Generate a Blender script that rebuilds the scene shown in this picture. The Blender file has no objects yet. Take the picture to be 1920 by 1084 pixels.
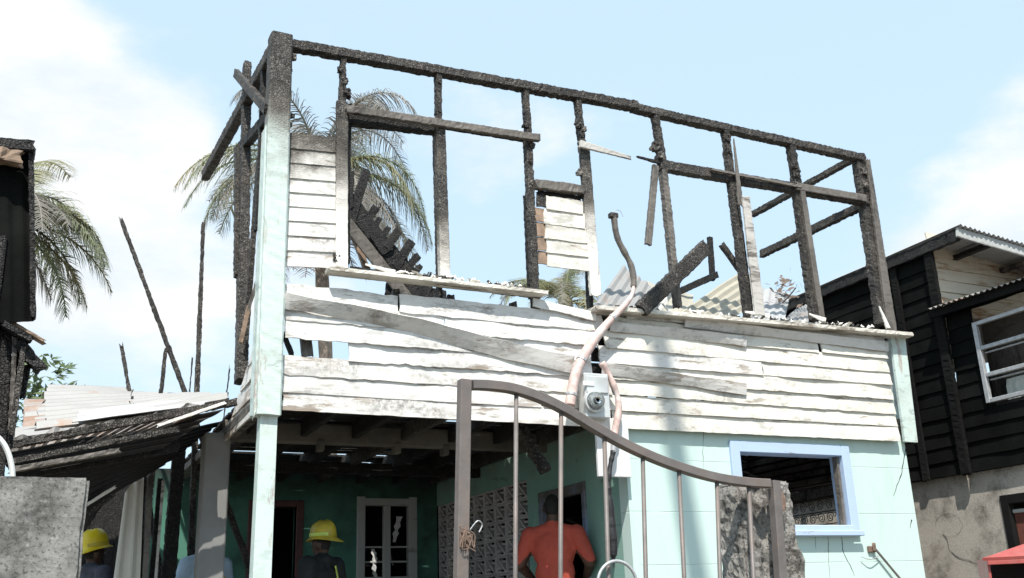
import bpy, bmesh, math, random
from mathutils import Vector, Matrix, noise as mn
random.seed(7)
R_ = math.radians
SC = bpy.context.scene
COL = SC.collection

# ------------------------------------------------------------------ camera
FPX = 1874.676
RW = Matrix(((0.90591638, -0.0998769, -0.41150955),
             (-0.42201049, -0.29318481, -0.85787517),
             (-0.03496644, 0.95082452, -0.30775002)))
CAM = Vector((0, 0, 1.2))
cd = bpy.data.cameras.new('camera'); cam = bpy.data.objects.new('camera', cd); COL.objects.link(cam)
cd.sensor_fit = 'HORIZONTAL'; cd.sensor_width = 36; cd.lens = 36 * FPX / 1920
cd.clip_start = 0.05; cd.clip_end = 3000
cam.matrix_world = Matrix.Translation(CAM) @ RW.to_4x4()
SC.camera = cam

# ------------------------------------------------------------------ light
SUN_AZ, SUN_EL = R_(26), R_(56)          # sun stands behind the viewer, a little to the left
trav = Vector((math.sin(SUN_AZ) * math.cos(SUN_EL), math.cos(SUN_AZ) * math.cos(SUN_EL), -math.sin(SUN_EL)))
sl = bpy.data.lights.new('sun', 'SUN'); sl.energy = 4.6; sl.angle = R_(0.5); sl.color = (1, 0.955, 0.88)
so = bpy.data.objects.new('sun', sl); COL.objects.link(so)
so.rotation_euler = trav.to_track_quat('-Z', 'Y').to_euler(); so.location = (-20, -40, 45)

W = bpy.data.worlds.new('World'); SC.world = W; W.use_nodes = True
wt = W.node_tree; wt.nodes.clear()
def wn(t, **k):
    n = wt.nodes.new(t)
    for a, v in k.items(): setattr(n, a, v)
    return n
def wmath(op, a, b=None):
    n = wn('ShaderNodeMath', operation=op)
    for i, v in enumerate((a, b)):
        if v is None: continue
        if hasattr(v, 'links'): wt.links.new(v, n.inputs[i])
        else: n.inputs[i].default_value = v
    return n.outputs[0]
sky = wn('ShaderNodeTexSky'); sky.sky_type = 'NISHITA'; sky.sun_disc = False
sky.sun_elevation = SUN_EL; sky.sun_rotation = math.atan2(-trav.x, -trav.y)
sky.air_density = 1.0; sky.dust_density = 1.2; sky.ozone_density = 1.6
tc = wn('ShaderNodeTexCoord'); GEN = tc.outputs['Generated']
sep = wn('ShaderNodeSeparateXYZ'); wt.links.new(GEN, sep.inputs[0])
mp = wn('ShaderNodeMapping'); mp.inputs['Scale'].default_value = (1, 1, 2.2); wt.links.new(GEN, mp.inputs[0])
nz = wn('ShaderNodeTexNoise'); nz.inputs['Scale'].default_value = 2.6; nz.inputs['Detail'].default_value = 9
nz.inputs['Roughness'].default_value = 0.58; wt.links.new(mp.outputs[0], nz.inputs['Vector'])
# cumulus banks stand round the horizon; the open blue is overhead
def pxdir(x, y): return (RW @ Vector((x - 960, -(y - 542), -FPX))).normalized()
blob = 0.0
for (px, py, wid, amp) in ((-90, 130, 0.125, .44), (150, 330, 0.09, .26), (330, 260, .05, .12), (1860, 430, 0.085, .36), (1640, 520, .07, .2), (480, 720, .14, .12), (1000, 640, 0.16, .07), (-500, 500, .25, .3), (2500, 500, .2, .3)):
    d = pxdir(px, py)
    dp = wn('ShaderNodeVectorMath', operation='DOT_PRODUCT'); wt.links.new(GEN, dp.inputs[0]); dp.inputs[1].default_value = d
    # 1-cos over width^2
    e = wmath('MULTIPLY', wmath('SUBTRACT', 1.0, dp.outputs['Value']), -2.0 / wid ** 2)
    g = wmath('MULTIPLY', wmath('EXPONENT', e), amp)
    blob = g if isinstance(blob, float) else wmath('ADD', blob, g)
cov = wmath('ADD', nz.outputs['Fac'], blob)
mr = wn('ShaderNodeMapRange'); mr.interpolation_type = 'SMOOTHSTEP'
mr.inputs['From Min'].default_value = 0.56; mr.inputs['From Max'].default_value = 0.76
mr.inputs['To Min'].default_value = 0.0; wt.links.new(cov, mr.inputs['Value'])
skm = wn('ShaderNodeMix', data_type='RGBA'); skm.blend_type = 'MULTIPLY'; skm.inputs[0].default_value = 1
wt.links.new(sky.outputs[0], skm.inputs[6]); skm.inputs[7].default_value = (0.125, 0.125, 0.125, 1)
veil = wn('ShaderNodeMix', data_type='RGBA'); veil.inputs[0].default_value = 0.72
wt.links.new(skm.outputs[2], veil.inputs[6]); veil.inputs[7].default_value = (0.575, 0.755, 0.88, 1)
cm = wn('ShaderNodeMix', data_type='RGBA'); wt.links.new(mr.outputs[0], cm.inputs[0])
wt.links.new(veil.outputs[2], cm.inputs[6])
nz2 = wn('ShaderNodeTexNoise'); nz2.inputs['Scale'].default_value = 5.5; nz2.inputs['Detail'].default_value = 8; nz2.inputs['Roughness'].default_value = .6; wt.links.new(mp.outputs[0], nz2.inputs['Vector'])
mr2 = wn('ShaderNodeMapRange'); mr2.inputs['From Min'].default_value = .38; mr2.inputs['From Max'].default_value = .6; wt.links.new(nz2.outputs['Fac'], mr2.inputs['Value'])
cc_ = wn('ShaderNodeMix', data_type='RGBA'); wt.links.new(mr2.outputs[0], cc_.inputs[0]); cc_.inputs[6].default_value = (.60, .665, .71, 1); cc_.inputs[7].default_value = (.76, .76, .76, 1)
wt.links.new(cc_.outputs[2], cm.inputs[7])
bg = wn('ShaderNodeBackground'); bg.inputs['Strength'].default_value = 1.0
wt.links.new(cm.outputs[2], bg.inputs['Color'])
wo = wn('ShaderNodeOutputWorld'); wt.links.new(bg.outputs[0], wo.inputs[0])
SC.view_settings.view_transform = 'Standard'; SC.view_settings.look = 'None'
SC.view_settings.exposure = 0.50; SC.view_settings.gamma = 1.0; SC.view_settings.use_curve_mapping = False
SC.render.resolution_x = 1024; SC.render.resolution_y = 578

# ------------------------------------------------------------------ pixel -> place (distance always from a known plane)
def ray(x, y): return RW @ Vector((x - 960, -(y - 542), -FPX))
def F(x, y, Y=7.6):
    d = ray(x, y); return CAM + d * ((Y - CAM.y) / d.y)
def GX(x, y, X):
    d = ray(x, y); return CAM + d * ((X - CAM.x) / d.x)
def GZ(x, y, Z):
    d = ray(x, y); return CAM + d * ((Z - CAM.z) / d.z)
def dep(p): return (RW.transposed() @ (Vector(p) - CAM)).z * -1
def mpx(n, p): return n * dep(p) / FPX      # pixels -> metres at a place

# ------------------------------------------------------------------ object helpers
WL = {}
def wloc(p): return WL.get(p.name, Vector((0, 0, 0))) if p else Vector((0, 0, 0))
def tag(o, label=None, cat=None, group=None, kind=None):
    if label: o['label'] = label
    if cat: o['category'] = cat
    if group: o['group'] = group
    if cat and not kind: kind = 'thing'
    if kind: o['kind'] = kind
    return o
def thing(name, loc, label, cat, group=None):
    o = bpy.data.objects.new(name, None); COL.objects.link(o); o.location = loc; o.empty_display_size = .2
    WL[o.name] = Vector(loc); return tag(o, label, cat, group)
def obj(name, vs, fs, m, parent=None, smooth=False):
    vs = [Vector(v) for v in vs]
    c = Vector((0, 0, 0))
    for v in vs: c += v
    c /= max(1, len(vs))
    me = bpy.data.meshes.new(name); me.from_pydata([v - c for v in vs], [], fs)
    me.validate(); me.update()
    me.materials.append(m)
    if smooth: me.polygons.foreach_set('use_smooth', [True] * len(me.polygons))
    o = bpy.data.objects.new(name, me); COL.objects.link(o)
    o.location = c - wloc(parent); WL[o.name] = c
    if parent: o.parent = parent
    return o
class MB:
    def __init__(s): s.v = []; s.f = []
    def add(s, vs, fs):
        n = len(s.v); s.v += [Vector(v) for v in vs]; s.f += [tuple(i + n for i in f) for f in fs]; return s
    def box(s, a, b):
        x0, y0, z0 = a; x1, y1, z1 = b
        return s.add([(x0, y0, z0), (x1, y0, z0), (x1, y1, z0), (x0, y1, z0), (x0, y0, z1), (x1, y0, z1), (x1, y1, z1), (x0, y1, z1)],
                     [(0, 3, 2, 1), (4, 5, 6, 7), (0, 1, 5, 4), (1, 2, 6, 5), (2, 3, 7, 6), (3, 0, 4, 7)])
    def bx(s, a, b, ch=.006):
        """box with chamfered edges"""
        bm = bmesh.new(); x0, y0, z0 = a; x1, y1, z1 = b
        r = bmesh.ops.create_cube(bm, size=1)
        for v in bm.verts:
            v.co = Vector(((x0 + x1) / 2 + v.co.x * (x1 - x0), (y0 + y1) / 2 + v.co.y * (y1 - y0), (z0 + z1) / 2 + v.co.z * (z1 - z0)))
        bmesh.ops.bevel(bm, geom=bm.edges[:], offset=ch, segments=1, affect='EDGES')
        bm.verts.index_update()
        s.add([v.co.copy() for v in bm.verts], [tuple(v.index for v in f.verts) for f in bm.faces]); bm.free(); return s
    def tube(s, pts, r, n=8, cap=True):
        pts = [Vector(p) for p in pts]; rs = r if isinstance(r, (list, tuple)) else [r] * len(pts)
        base = len(s.v); ref = None
        for i, p in enumerate(pts):
            t = (pts[min(i + 1, len(pts) - 1)] - pts[max(i - 1, 0)]).normalized()
            if ref is None: ref = t.orthogonal().normalized()
            ref = (ref - t * ref.dot(t)).normalized(); b = t.cross(ref)
            for k in range(n):
                a = 2 * math.pi * k / n; s.v.append(p + (ref * math.cos(a) + b * math.sin(a)) * rs[i])
        for i in range(len(pts) - 1):
            for k in range(n):
                a = base + i * n + k; b2 = base + i * n + (k + 1) % n
                s.f.append((a, b2, b2 + n, a + n))
        if cap:
            s.f.append(tuple(base + k for k in reversed(range(n)))); e = base + (len(pts) - 1) * n
            s.f.append(tuple(e + k for k in range(n)))
        return s
    def build(s, name, m, parent=None, smooth=False): return obj(name, s.v, s.f, m, parent, smooth)
def spline(pts, n=6):
    pts = [Vector(p) for p in pts]; out = []
    for i in range(len(pts) - 1):
        p0 = pts[max(i - 1, 0)]; p1 = pts[i]; p2 = pts[i + 1]; p3 = pts[min(i + 2, len(pts) - 1)]
        for k in range(n):
            t = k / n
            out.append(.5 * ((2 * p1) + (p2 - p0) * t + (2 * p0 - 5 * p1 + 4 * p2 - p3) * t * t + (3 * p1 - p0 - 3 * p2 + p3) * t ** 3))
    out.append(pts[-1]); return out
def N3(v, f, s=0): return mn.noise(Vector((v[0] * f + s, v[1] * f - s * .7, v[2] * f + s * 1.3)))

def beam_geo(p0, p1, w, d, rough=.006, seg=.024, t0=1.0, t1=1.0, jag=.03, nrm=Vector((0, 1, 0)), bow=0, seed=None):
    """a hewn / burnt timber: w across (in the wall plane), d along nrm; broken ends"""
    p0 = Vector(p0); p1 = Vector(p1); a = p1 - p0; L = a.length; a.normalize()
    n = (nrm - a * nrm.dot(a)).normalized(); t = a.cross(n)
    sd = random.uniform(0, 99) if seed is None else seed
    k = max(2, min(150, int(L / seg))); prof = []
    c = .16
    for (u, v) in ((-1 + c, -1), (0, -1), (1 - c, -1), (1, -1 + c), (1, 0), (1, 1 - c), (1 - c, 1), (0, 1), (-1 + c, 1), (-1, 1 - c), (-1, 0), (-1, -1 + c)):
        prof.append((u * w / 2, v * d / 2))
    m = len(prof); vs = []; fs = []
    for i in range(k + 1):
        s = i / k; sc = t0 + (t1 - t0) * s
        for j, (u, v) in enumerate(prof):
            e = 0
            if i == 0: e = -jag * random.random()
            elif i == k: e = jag * random.random()
            p = p0 + a * (L * s + e) + t * (u * sc) + n * (v * (sc * .5 + .5)) + t * bow * math.sin(math.pi * s)
            o = N3(p, 38, sd + j * .9) * rough * .75 - abs(N3(p, 17, sd + j * .13)) * rough * .9 + N3(p, 5, sd) * rough * .35
            rad = (t * u + n * v)
            if rad.length > 1e-6: p += rad.normalized() * o
            vs.append(p)
    for i in range(k):
        for j in range(m):
            a0 = i * m + j; b0 = i * m + (j + 1) % m
            fs.append((a0, b0, b0 + m, a0 + m))
    fs.append(tuple(reversed(range(m)))); fs.append(tuple(k * m + j for j in range(m)))
    return vs, fs
def beam(name, p0, p1, w, d, m, parent=None, **k):
    vs, fs = beam_geo(p0, p1, w, d, **k); return obj(name, vs, fs, m, parent)

def plank_geo(A, B, C2, D, th, nrm, nu=24, nv=3, warp=.006, rag=(0, 0, 0, 0), seed=0, curl=0, fr=1.3):
    """board through corners A(left bottom) B(right bottom) C(right top) D(left top); rag = raggedness of bottom,right,top,left edges"""
    A, B, C2, D = map(Vector, (A, B, C2, D)); nrm = Vector(nrm); vs = []; fs = []
    ex = (B - A).normalized(); ez = (D - A).normalized()
    for side in (0, 1):
        for j in range(nv + 1):
            v = j / nv
            for i in range(nu + 1):
                u = i / nu
                p = (A * (1 - u) + B * u) * (1 - v) + (D * (1 - u) + C2 * u) * v
                q = p.copy()
                off = N3(q, fr, seed) * warp + N3(q, fr * 4, seed + 5) * warp * .35 + curl * (v - .5) ** 2 * (.5 + .5 * N3(q, .8, seed + 9))
                if j == 0: p += ez * abs(N3(q, 9, seed + 20)) * rag[0] + ez * N3(q, 25, seed + 20) * rag[0] * .5
                if j == nv: p -= ez * abs(N3(q, 9, seed + 30)) * rag[2] - ez * N3(q, 25, seed + 30) * rag[2] * .5
                if i == nu: p -= ex * abs(N3(q, 14, seed + 40)) * rag[1] * 2
                if i == 0: p += ex * abs(N3(q, 14, seed + 50)) * rag[3] * 2
                p += nrm * (off + (0 if side == 0 else -th))
                vs.append(p)
    S = (nu + 1) * (nv + 1)
    for j in range(nv):
        for i in range(nu):
            a = j * (nu + 1) + i; q = (a, a + 1, a + nu + 2, a + nu + 1)
            fs.append(q); fs.append(tuple(S + x for x in reversed(q)))
    rim = [i for i in range(nu + 1)] + [j * (nu + 1) + nu for j in range(1, nv + 1)] + [nv * (nu + 1) + i for i in range(nu - 1, -1, -1)] + [j * (nu + 1) for j in range(nv - 1, 0, -1)]
    for i, a in enumerate(rim):
        b = rim[(i + 1) % len(rim)]; fs.append((b, a, a + S, b + S))
    return vs, fs
def plank(name, A, B, C2, D, th, nrm, m, parent=None, **k):
    vs, fs = plank_geo(A, B, C2, D, th, nrm, **k); return obj(name, vs, fs, m, parent)

def sheet(name, A, B, C2, D, m, parent=None, pitch=.076, amp=.009, ridge='v', rag=.02, warp=.02, seed=0, th=.0012, nlong=14):
    """corrugated sheet; ridges run A->D (ridge 'v') or A->B ('u')"""
    A, B, C2, D = map(Vector, (A, B, C2, D))
    if ridge == 'u': A, B, C2, D = D, A, B, C2
    Wd = ((B - A).length + (C2 - D).length) / 2
    nc = max(2, int(Wd / pitch)); nu = nc * 6; nv = nlong
    nrm = ((B - A).cross(D - A)).normalized(); ez = (D - A).normalized(); vs = []; fs = []
    for side in (0, 1):
        for j in range(nv + 1):
            v = j / nv
            for i in range(nu + 1):
                u = i / nu
                p = (A * (1 - u) + B * u) * (1 - v) + (D * (1 - u) + C2 * u) * v; q = p.copy()
                p += nrm * (amp * math.sin(2 * math.pi * u * nc) + warp * N3(q, 1.1, seed) + warp * .4 * N3(q, 3.1, seed) - side * th)
                if j == 0: p += ez * rag * N3(q, 7, seed + 3)
                if j == nv: p += ez * rag * N3(q, 7, seed + 8)
                vs.append(p)
    S = (nu + 1) * (nv + 1)
    for j in range(nv):
        for i in range(nu):
            a = j * (nu + 1) + i; q = (a, a + 1, a + nu + 2, a + nu + 1); fs.append(q); fs.append(tuple(S + x for x in reversed(q)))
    rim = [i for i in range(nu + 1)] + [j * (nu + 1) + nu for j in range(1, nv + 1)] + [nv * (nu + 1) + i for i in range(nu - 1, -1, -1)] + [j * (nu + 1) for j in range(nv - 1, 0, -1)]
    for i, a in enumerate(rim):
        b = rim[(i + 1) % len(rim)]; fs.append((b, a, a + S, b + S))
    return obj(name, vs, fs, m, parent, smooth=False)

# ------------------------------------------------------------------ materials
class NT:
    def __init__(s, name):
        s.m = bpy.data.materials.new(name); s.m.use_nodes = True; s.t = s.m.node_tree; s.t.nodes.clear()
        s.out = s.t.nodes.new('ShaderNodeOutputMaterial'); s.b = s.t.nodes.new('ShaderNodeBsdfPrincipled')
        s.t.links.new(s.b.outputs[0], s.out.inputs[0]); s._pos = None
    def set(s, inp, v):
        if hasattr(v, 'links'): s.t.links.new(v, inp)
        else:
            if isinstance(v, tuple) and len(v) == 3 and inp.type == 'RGBA': v = (*v, 1)
            inp.default_value = v
    def n(s, typ, ins=None, **at):
        x = s.t.nodes.new(typ)
        for a, v in at.items(): setattr(x, a, v)
        for k, v in (ins or {}).items(): s.set(x.inputs[k], v)
        return x
    def pos(s):
        if s._pos is None:
            g = s.n('ShaderNodeNewGeometry'); oi = s.n('ShaderNodeObjectInfo')
            mu = s.n('ShaderNodeMath', {0: oi.outputs['Random'], 1: 13.0}, operation='MULTIPLY')
            s.rnd = oi.outputs['Random']; s.P = g.outputs['Position']
            va = s.n('ShaderNodeVectorMath', {0: g.outputs['Position'], 1: mu.outputs[0]}, operation='ADD')
            s._pos = va.outputs[0]
        return s._pos
    def scl(s, v, sc): return s.n('ShaderNodeVectorMath', {0: v, 1: sc}, operation='MULTIPLY').outputs[0]
    def noise(s, scale, detail=6, rough=.6, stretch=None, vec=None):
        v = vec if vec is not None else s.pos()
        if stretch: v = s.scl(v, stretch)
        return s.n('ShaderNodeTexNoise', {'Vector': v, 'Scale': scale, 'Detail': detail, 'Roughness': rough}).outputs['Fac']
    def rng(s, v, a, b, c=0., d=1.):
        return s.n('ShaderNodeMapRange', {'Value': v, 'From Min': a, 'From Max': b, 'To Min': c, 'To Max': d}).outputs[0]
    def mix(s, f, a, b, mode='MIX'):
        x = s.n('ShaderNodeMix', data_type='RGBA', blend_type=mode); s.set(x.inputs[0], f); s.set(x.inputs[6], a); s.set(x.inputs[7], b); return x.outputs[2]
    def math(s, op, a, b=None):
        x = s.n('ShaderNodeMath', operation=op); s.set(x.inputs[0], a)
        if b is not None: s.set(x.inputs[1], b)
        return x.outputs[0]
    def bump(s, h, st=.5, dist=.01, nrm=None):
        d = {'Height': h, 'Strength': st, 'Distance': dist}
        if nrm: d['Normal'] = nrm
        return s.n('ShaderNodeBump', d).outputs[0]
    def fin(s, col, rough=.7, nrm=None, metal=0., spec=.3):
        s.set(s.b.inputs['Base Color'], col); s.set(s.b.inputs['Roughness'], rough); s.set(s.b.inputs['Metallic'], metal)
        s.set(s.b.inputs['Specular IOR Level'], spec)
        if nrm: s.set(s.b.inputs['Normal'], nrm)
        return s.m
def char_col(t, lo=(.018, .016, .015), hi=(.125, .112, .098), ash=.6):
    ds = t.n('ShaderNodeTexNoise', {'Vector': t.pos(), 'Scale': 14.0, 'Detail': 4}).outputs['Color']
    vv = t.n('ShaderNodeVectorMath', {0: t.pos(), 1: t.scl(ds, (.05, .05, .05))}, operation='ADD').outputs[0]
    vv = t.scl(vv, (1, 1, 1.3))
    v = t.n('ShaderNodeTexVoronoi', {'Vector': vv, 'Scale': 46.0, 'Randomness': .75}, feature='DISTANCE_TO_EDGE').outputs['Distance']
    vc = t.n('ShaderNodeTexVoronoi', {'Vector': vv, 'Scale': 46.0, 'Randomness': .75}).outputs['Color']
    edge = t.rng(v, 0.01, .17)
    tone = t.math('MULTIPLY', t.rng(t.n('ShaderNodeSeparateColor', {0: vc}).outputs[0], .1, 1.0, .12, 1.0), t.rng(t.noise(7, 5, .65), .32, .66, .25, 1.25))
    cell = t.math('MULTIPLY', edge, t.math('ADD', t.math('MULTIPLY', tone, .6), .4))
    big = t.noise(5, 5)
    c = t.mix(t.math('MULTIPLY', edge, tone), lo, tuple(min(1, x * 1.35) for x in hi))
    c = t.mix(t.rng(t.noise(2.6, 5, .6), .60, .74, 0, .55 * min(1, ash * 2)), c, (.13, .085, .055))
    c = t.mix(t.rng(big, .50, .75, 0, ash * .8), c, (.17, .155, .135))
    c = t.mix(t.rng(t.noise(3, 4), .5, .7, 0, .6), c, (.014, .013, .013))
    return c, cell
def m_char(name, **k):
    t = NT(name); c, cell = char_col(t, **k)
    return t.fin(c, .62, t.bump(cell, .85, .012, t.bump(t.noise(60, 4), .4, .006)), spec=.35)
def m_paint(name, col, wood=(.33, .28, .23), peel=(.60, .66), grime=.35, z=None, stretch=(1, 1, 5), soot=(.05, .045, .04), tint=.07, dirtcol=(.42, .38, .33), scale=2.2, siding=0):
    """weathered paint over wood; z=(z0,z1) the scorch line: paint below, char above"""
    t = NT(name); t.pos()
    c = t.mix(t.rng(t.rnd, 0, 1, 0, tint), col, tuple(x * .7 for x in col))
    g = t.math('MULTIPLY', t.rng(t.noise(1.6, 7, .7), .45, .75), t.rng(t.noise(14, 4), .35, .7))
    c = t.mix(t.math('MULTIPLY', g, grime), c, dirtcol)
    streak = t.rng(t.noise(3, 8, .7, (1, 1, 14)), .55, .72, 0, .55)
    c = t.mix(t.math('MULTIPLY', streak, grime), c, dirtcol)
    big_ = t.rng(t.noise(1.1, 3), .38, .56)
    if siding:
        sm = t.math('MULTIPLY', t.rng(t.noise(2.0, 6, .7, (.8, 1, 2)), .50, .64), t.rng(t.noise(22, 6, .75), .38, .60))
        c = t.mix(t.math('MULTIPLY', sm, .9 * siding), c, (.19, .175, .16))                      # smoke smears
        sk = t.math('MULTIPLY', t.rng(t.noise(55, 4, .7), .65, .70), t.rng(t.noise(2.6, 4, .6), .5, .62))
        c = t.mix(t.math('MULTIPLY', sk, .9), c, (.05, .045, .04))                               # blisters and specks
        uc = t.math('MULTIPLY', t.rng(t.noise(3.4, 9, .72, (1, 1, 3)), .565, .585), t.rng(t.noise(.9, 3), .42, .55))
        c = t.mix(t.math('MULTIPLY', uc, .85), c, tuple(x * .6 for x in col))                               # grey undercoat where the top coat is gone
    pm = t.math('MULTIPLY', t.rng(t.noise(scale, 10, .68, stretch), *peel), big_)
    wv = t.mix(t.noise(9, 6, .6, (1, 1, 9)), tuple(x * .45 for x in wood), tuple(x * 1.25 for x in wood))
    c = t.mix(pm, c, wv)
    h = t.math('SUBTRACT', t.math('MULTIPLY', t.noise(12, 5, .6, (.5, .5, 8)), .35), t.math('MULTIPLY', pm, .7))
    nr = t.bump(h, .5, .006)
    if z:
        sp = t.n('ShaderNodeSeparateXYZ', {0: t.P}).outputs[2]
        zz = t.math('ADD', sp, t.math('MULTIPLY', t.math('SUBTRACT', t.noise(3.2, 6), .5), .9))
        cc, cell = char_col(t, hi=(.15, .14, .126), ash=.7)
        mid = (z[0] + z[1]) / 2
        c = t.mix(t.rng(zz, z[0], z[1]), c, (.17, .15, .125))
        c = t.mix(t.rng(zz, mid, z[1] + (z[1] - mid) * .8), c, cc)
        nr = t.bump(t.math('MULTIPLY', cell, t.rng(zz, z[0], z[1])), .7, .01, nr)
    return t.fin(c, .6, nr)
def m_simple(name, col, rough=.6, var=.25, scale=6, metal=0., bump=.2, spec=.4, dirt=None, dirtamt=.5):
    t = NT(name)
    c = t.mix(t.rng(t.noise(scale, 6), .3, .7, 0, 1), tuple(x * (1 - var) for x in col), tuple(min(1, x * (1 + var * .5)) for x in col))
    if dirt: c = t.mix(t.rng(t.noise(scale * .35, 8, .7), .5, .68, 0, dirtamt), c, dirt)
    return t.fin(c, rough, t.bump(t.noise(scale * 6, 4), bump, .004) if bump else None, metal, spec)

CH = m_char('charred_wood')
CHD = m_char('charred_wood_black', lo=(.006, .006, .006), hi=(.034, .032, .03), ash=.15)
CHG = None
ASH = m_paint('ashy_bleached_wood', (.5, .48, .45), wood=(.16, .14, .12), peel=(.5, .6), grime=.6)
CHG = m_paint('scorched_grey_wood', (.17, .152, .135), wood=(.05, .045, .04), peel=(.48, .60), grime=1.0, stretch=(3, 3, .9), dirtcol=(.035, .032, .03), tint=.5, siding=.5)
SID = m_paint('white_siding_paint', (.715, .705, .68), peel=(.57, .64), grime=.75, siding=.8)
SIDW = m_paint('white_siding_paint_worn', (.70, .685, .655), wood=(.36, .30, .25), peel=(.51, .57), grime=.85, siding=1)
SIDS = m_paint('white_siding_paint_scorched', (.75, .735, .69), peel=(.64, .70), grime=.4, siding=.4, z=(4.70, 4.98))
SIDY = m_paint('cream_siding_paint', (.725, .70, .63), peel=(.57, .64), grime=.75, siding=.7)
POST = m_paint('mint_post_paint', (.58, .685, .645), wood=(.46, .40, .35), peel=(.56, .60), grime=.6, siding=.35, z=(4.75, 5.35), stretch=(4, 4, .8), scale=1.6)
MINT = m_paint('mint_trim_paint', (.57, .68, .64), wood=(.48, .43, .39), peel=(.55, .60), grime=.6, siding=.4, stretch=(4, 4, .8), scale=1.6)
CAS1 = m_paint('casing_paint_scorched', (.80, .77, .72), peel=(.62, .68), grime=.4, z=(4.35, 5.0), stretch=(4, 4, .8))
CAS2 = m_paint('casing_paint_scorched_low', (.78, .74, .68), peel=(.6, .66), grime=.5, z=(3.95, 4.45), stretch=(4, 4, .8))
SILL = m_paint('sill_paint', (.72, .69, .62), wood=(.25, .21, .17), peel=(.48, .6), grime=.8, stretch=(1, 3, 3))
BARE = m_simple('bare_brown_wood', (.30, .21, .15), .75, .5, 8, dirt=(.05, .04, .035))
BLUE = m_paint('pale_blue_frame_paint', (.43, .55, .73), wood=(.3, .28, .27), peel=(.62, .68), grime=.4)

def m_teal():
    t = NT('teal_masonry_paint'); t.pos()
    c = t.mix(t.noise(1.3, 5), (.51, .655, .615), (.555, .695, .655))
    c = t.mix(t.rng(t.noise(2.2, 9, .7, (3, 3, .5)), .55, .75, 0, .55), c, (.41, .555, .505))
    c = t.mix(t.rng(t.noise(7, 8, .7), .66, .72, 0, .7), c, (.62, .62, .56))
    sx = t.n('ShaderNodeSeparateXYZ', {0: t.P})
    zr = t.math('FRACT', t.math('DIVIDE', t.math('SUBTRACT', sx.outputs[2], .17), .46))
    ln = t.math('MAXIMUM', t.rng(zr, 0, .012, 1, 0), t.rng(zr, .988, 1, 0, 1))
    ln = t.math('MULTIPLY', ln, t.rng(t.noise(2.5, 3, .5), .35, .5))
    c = t.mix(t.math('MULTIPLY', ln, .28), c, (.30, .42, .38))
    h = t.math('SUBTRACT', t.math('MULTIPLY', t.noise(25, 5), .25), ln)
    return t.fin(c, .75, t.bump(h, .5, .006))
TEAL = m_teal()
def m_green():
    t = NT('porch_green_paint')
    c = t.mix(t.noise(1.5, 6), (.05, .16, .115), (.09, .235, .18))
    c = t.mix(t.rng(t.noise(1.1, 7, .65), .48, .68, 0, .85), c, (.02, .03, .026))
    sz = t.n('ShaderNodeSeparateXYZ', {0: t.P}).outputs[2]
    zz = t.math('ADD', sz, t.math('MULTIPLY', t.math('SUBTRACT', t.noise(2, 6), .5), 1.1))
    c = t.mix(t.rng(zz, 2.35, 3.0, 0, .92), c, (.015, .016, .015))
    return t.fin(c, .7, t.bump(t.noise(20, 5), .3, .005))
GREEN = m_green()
def m_concrete(name, a, b, moss=(.05, .05, .04), ms=(.5, .66), sc=2.5, bump=.9):
    t = NT(name)
    c = t.mix(t.noise(6, 8, .7), a, b)
    c = t.mix(t.rng(t.noise(sc, 8, .72), ms[0], ms[1], 0, .85), c, moss)
    c = t.mix(t.rng(t.noise(40, 4, .6), .58, .70, 0, .3), c, tuple(min(1, x * 1.6) for x in b))
    pit = t.rng(t.noise(70, 5, .75), .36, .46, 1, 0)
    c = t.mix(t.math('MULTIPLY', pit, .75), c, tuple(x * .35 for x in a))
    h = t.math('SUBTRACT', t.noise(38, 10, .78), t.math('MULTIPLY', pit, .6))
    return t.fin(c, .92, t.bump(h, bump, .012), spec=.15)
CON1 = m_concrete('rough_grey_concrete', (.17, .165, .155), (.38, .37, .35), (.055, .055, .05), (.44, .62), 4.5, .5)
CON2 = m_concrete('eroded_concrete', (.19, .18, .165), (.42, .40, .37), (.045, .04, .036), (.50, .62), 7, .8)
CON3 = m_concrete('stained_plaster', (.36, .33, .29), (.58, .535, .47), (.12, .108, .092), (.48, .68), 3, .3)
CON4 = m_simple('smooth_grey_concrete', (.22, .22, .215), .85, .15, 4, dirt=(.18, .17, .16))
BRZ = m_simple('breeze_block_grey', (.50, .47, .455), .9, .25, 6, dirt=(.12, .11, .10))
def m_zinc(name, base=(.345, .34, .33), rust=(.58, .70), rustcol=(.30, .17, .10), soot=None):
    t = NT(name)
    c = t.mix(t.noise(3, 7, .65), tuple(x * .72 for x in base), base)
    c = t.mix(t.rng(t.noise(2.2, 8, .7), rust[0], rust[1], 0, .8), c, rustcol)
    if soot: c = t.mix(t.rng(t.noise(1.5, 8, .7), soot[0], soot[1], 0, .93), c, (.025, .023, .022))
    return t.fin(c, .55, t.bump(t.noise(18, 5), .25, .006), .15, .4)
ZINC = m_zinc('pale_zinc'); ZINCR = m_zinc('rusty_zinc', rust=(.38, .56), rustcol=(.24, .12, .065)); ZINCY = m_zinc('cream_zinc', (.48, .445, .36), (.62, .76))
ZINCB = m_zinc('sooty_zinc', (.42, .4, .38), (.5, .7), soot=(.36, .55)); ZINCK = m_zinc('blackened_zinc', (.035, .033, .031), (.55, .8), (.06, .04, .03), soot=(.3, .5))
ZINCG = m_zinc('grey_zinc', (.46, .46, .46), (.66, .8))
GATE = m_simple('brown_gate_metal', (.165, .146, .138), .55, .25, 9, .15, .3, .45, dirt=(.22, .155, .12), dirtamt=.5)
RUST = m_simple('rusty_metal', (.22, .15, .115), .85, .5, 30, .1, .5)
METER = m_simple('meter_grey_metal', (.58, .60, .60), .45, .12, 6, .2, .1, .5, dirt=(.35, .33, .3))
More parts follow.
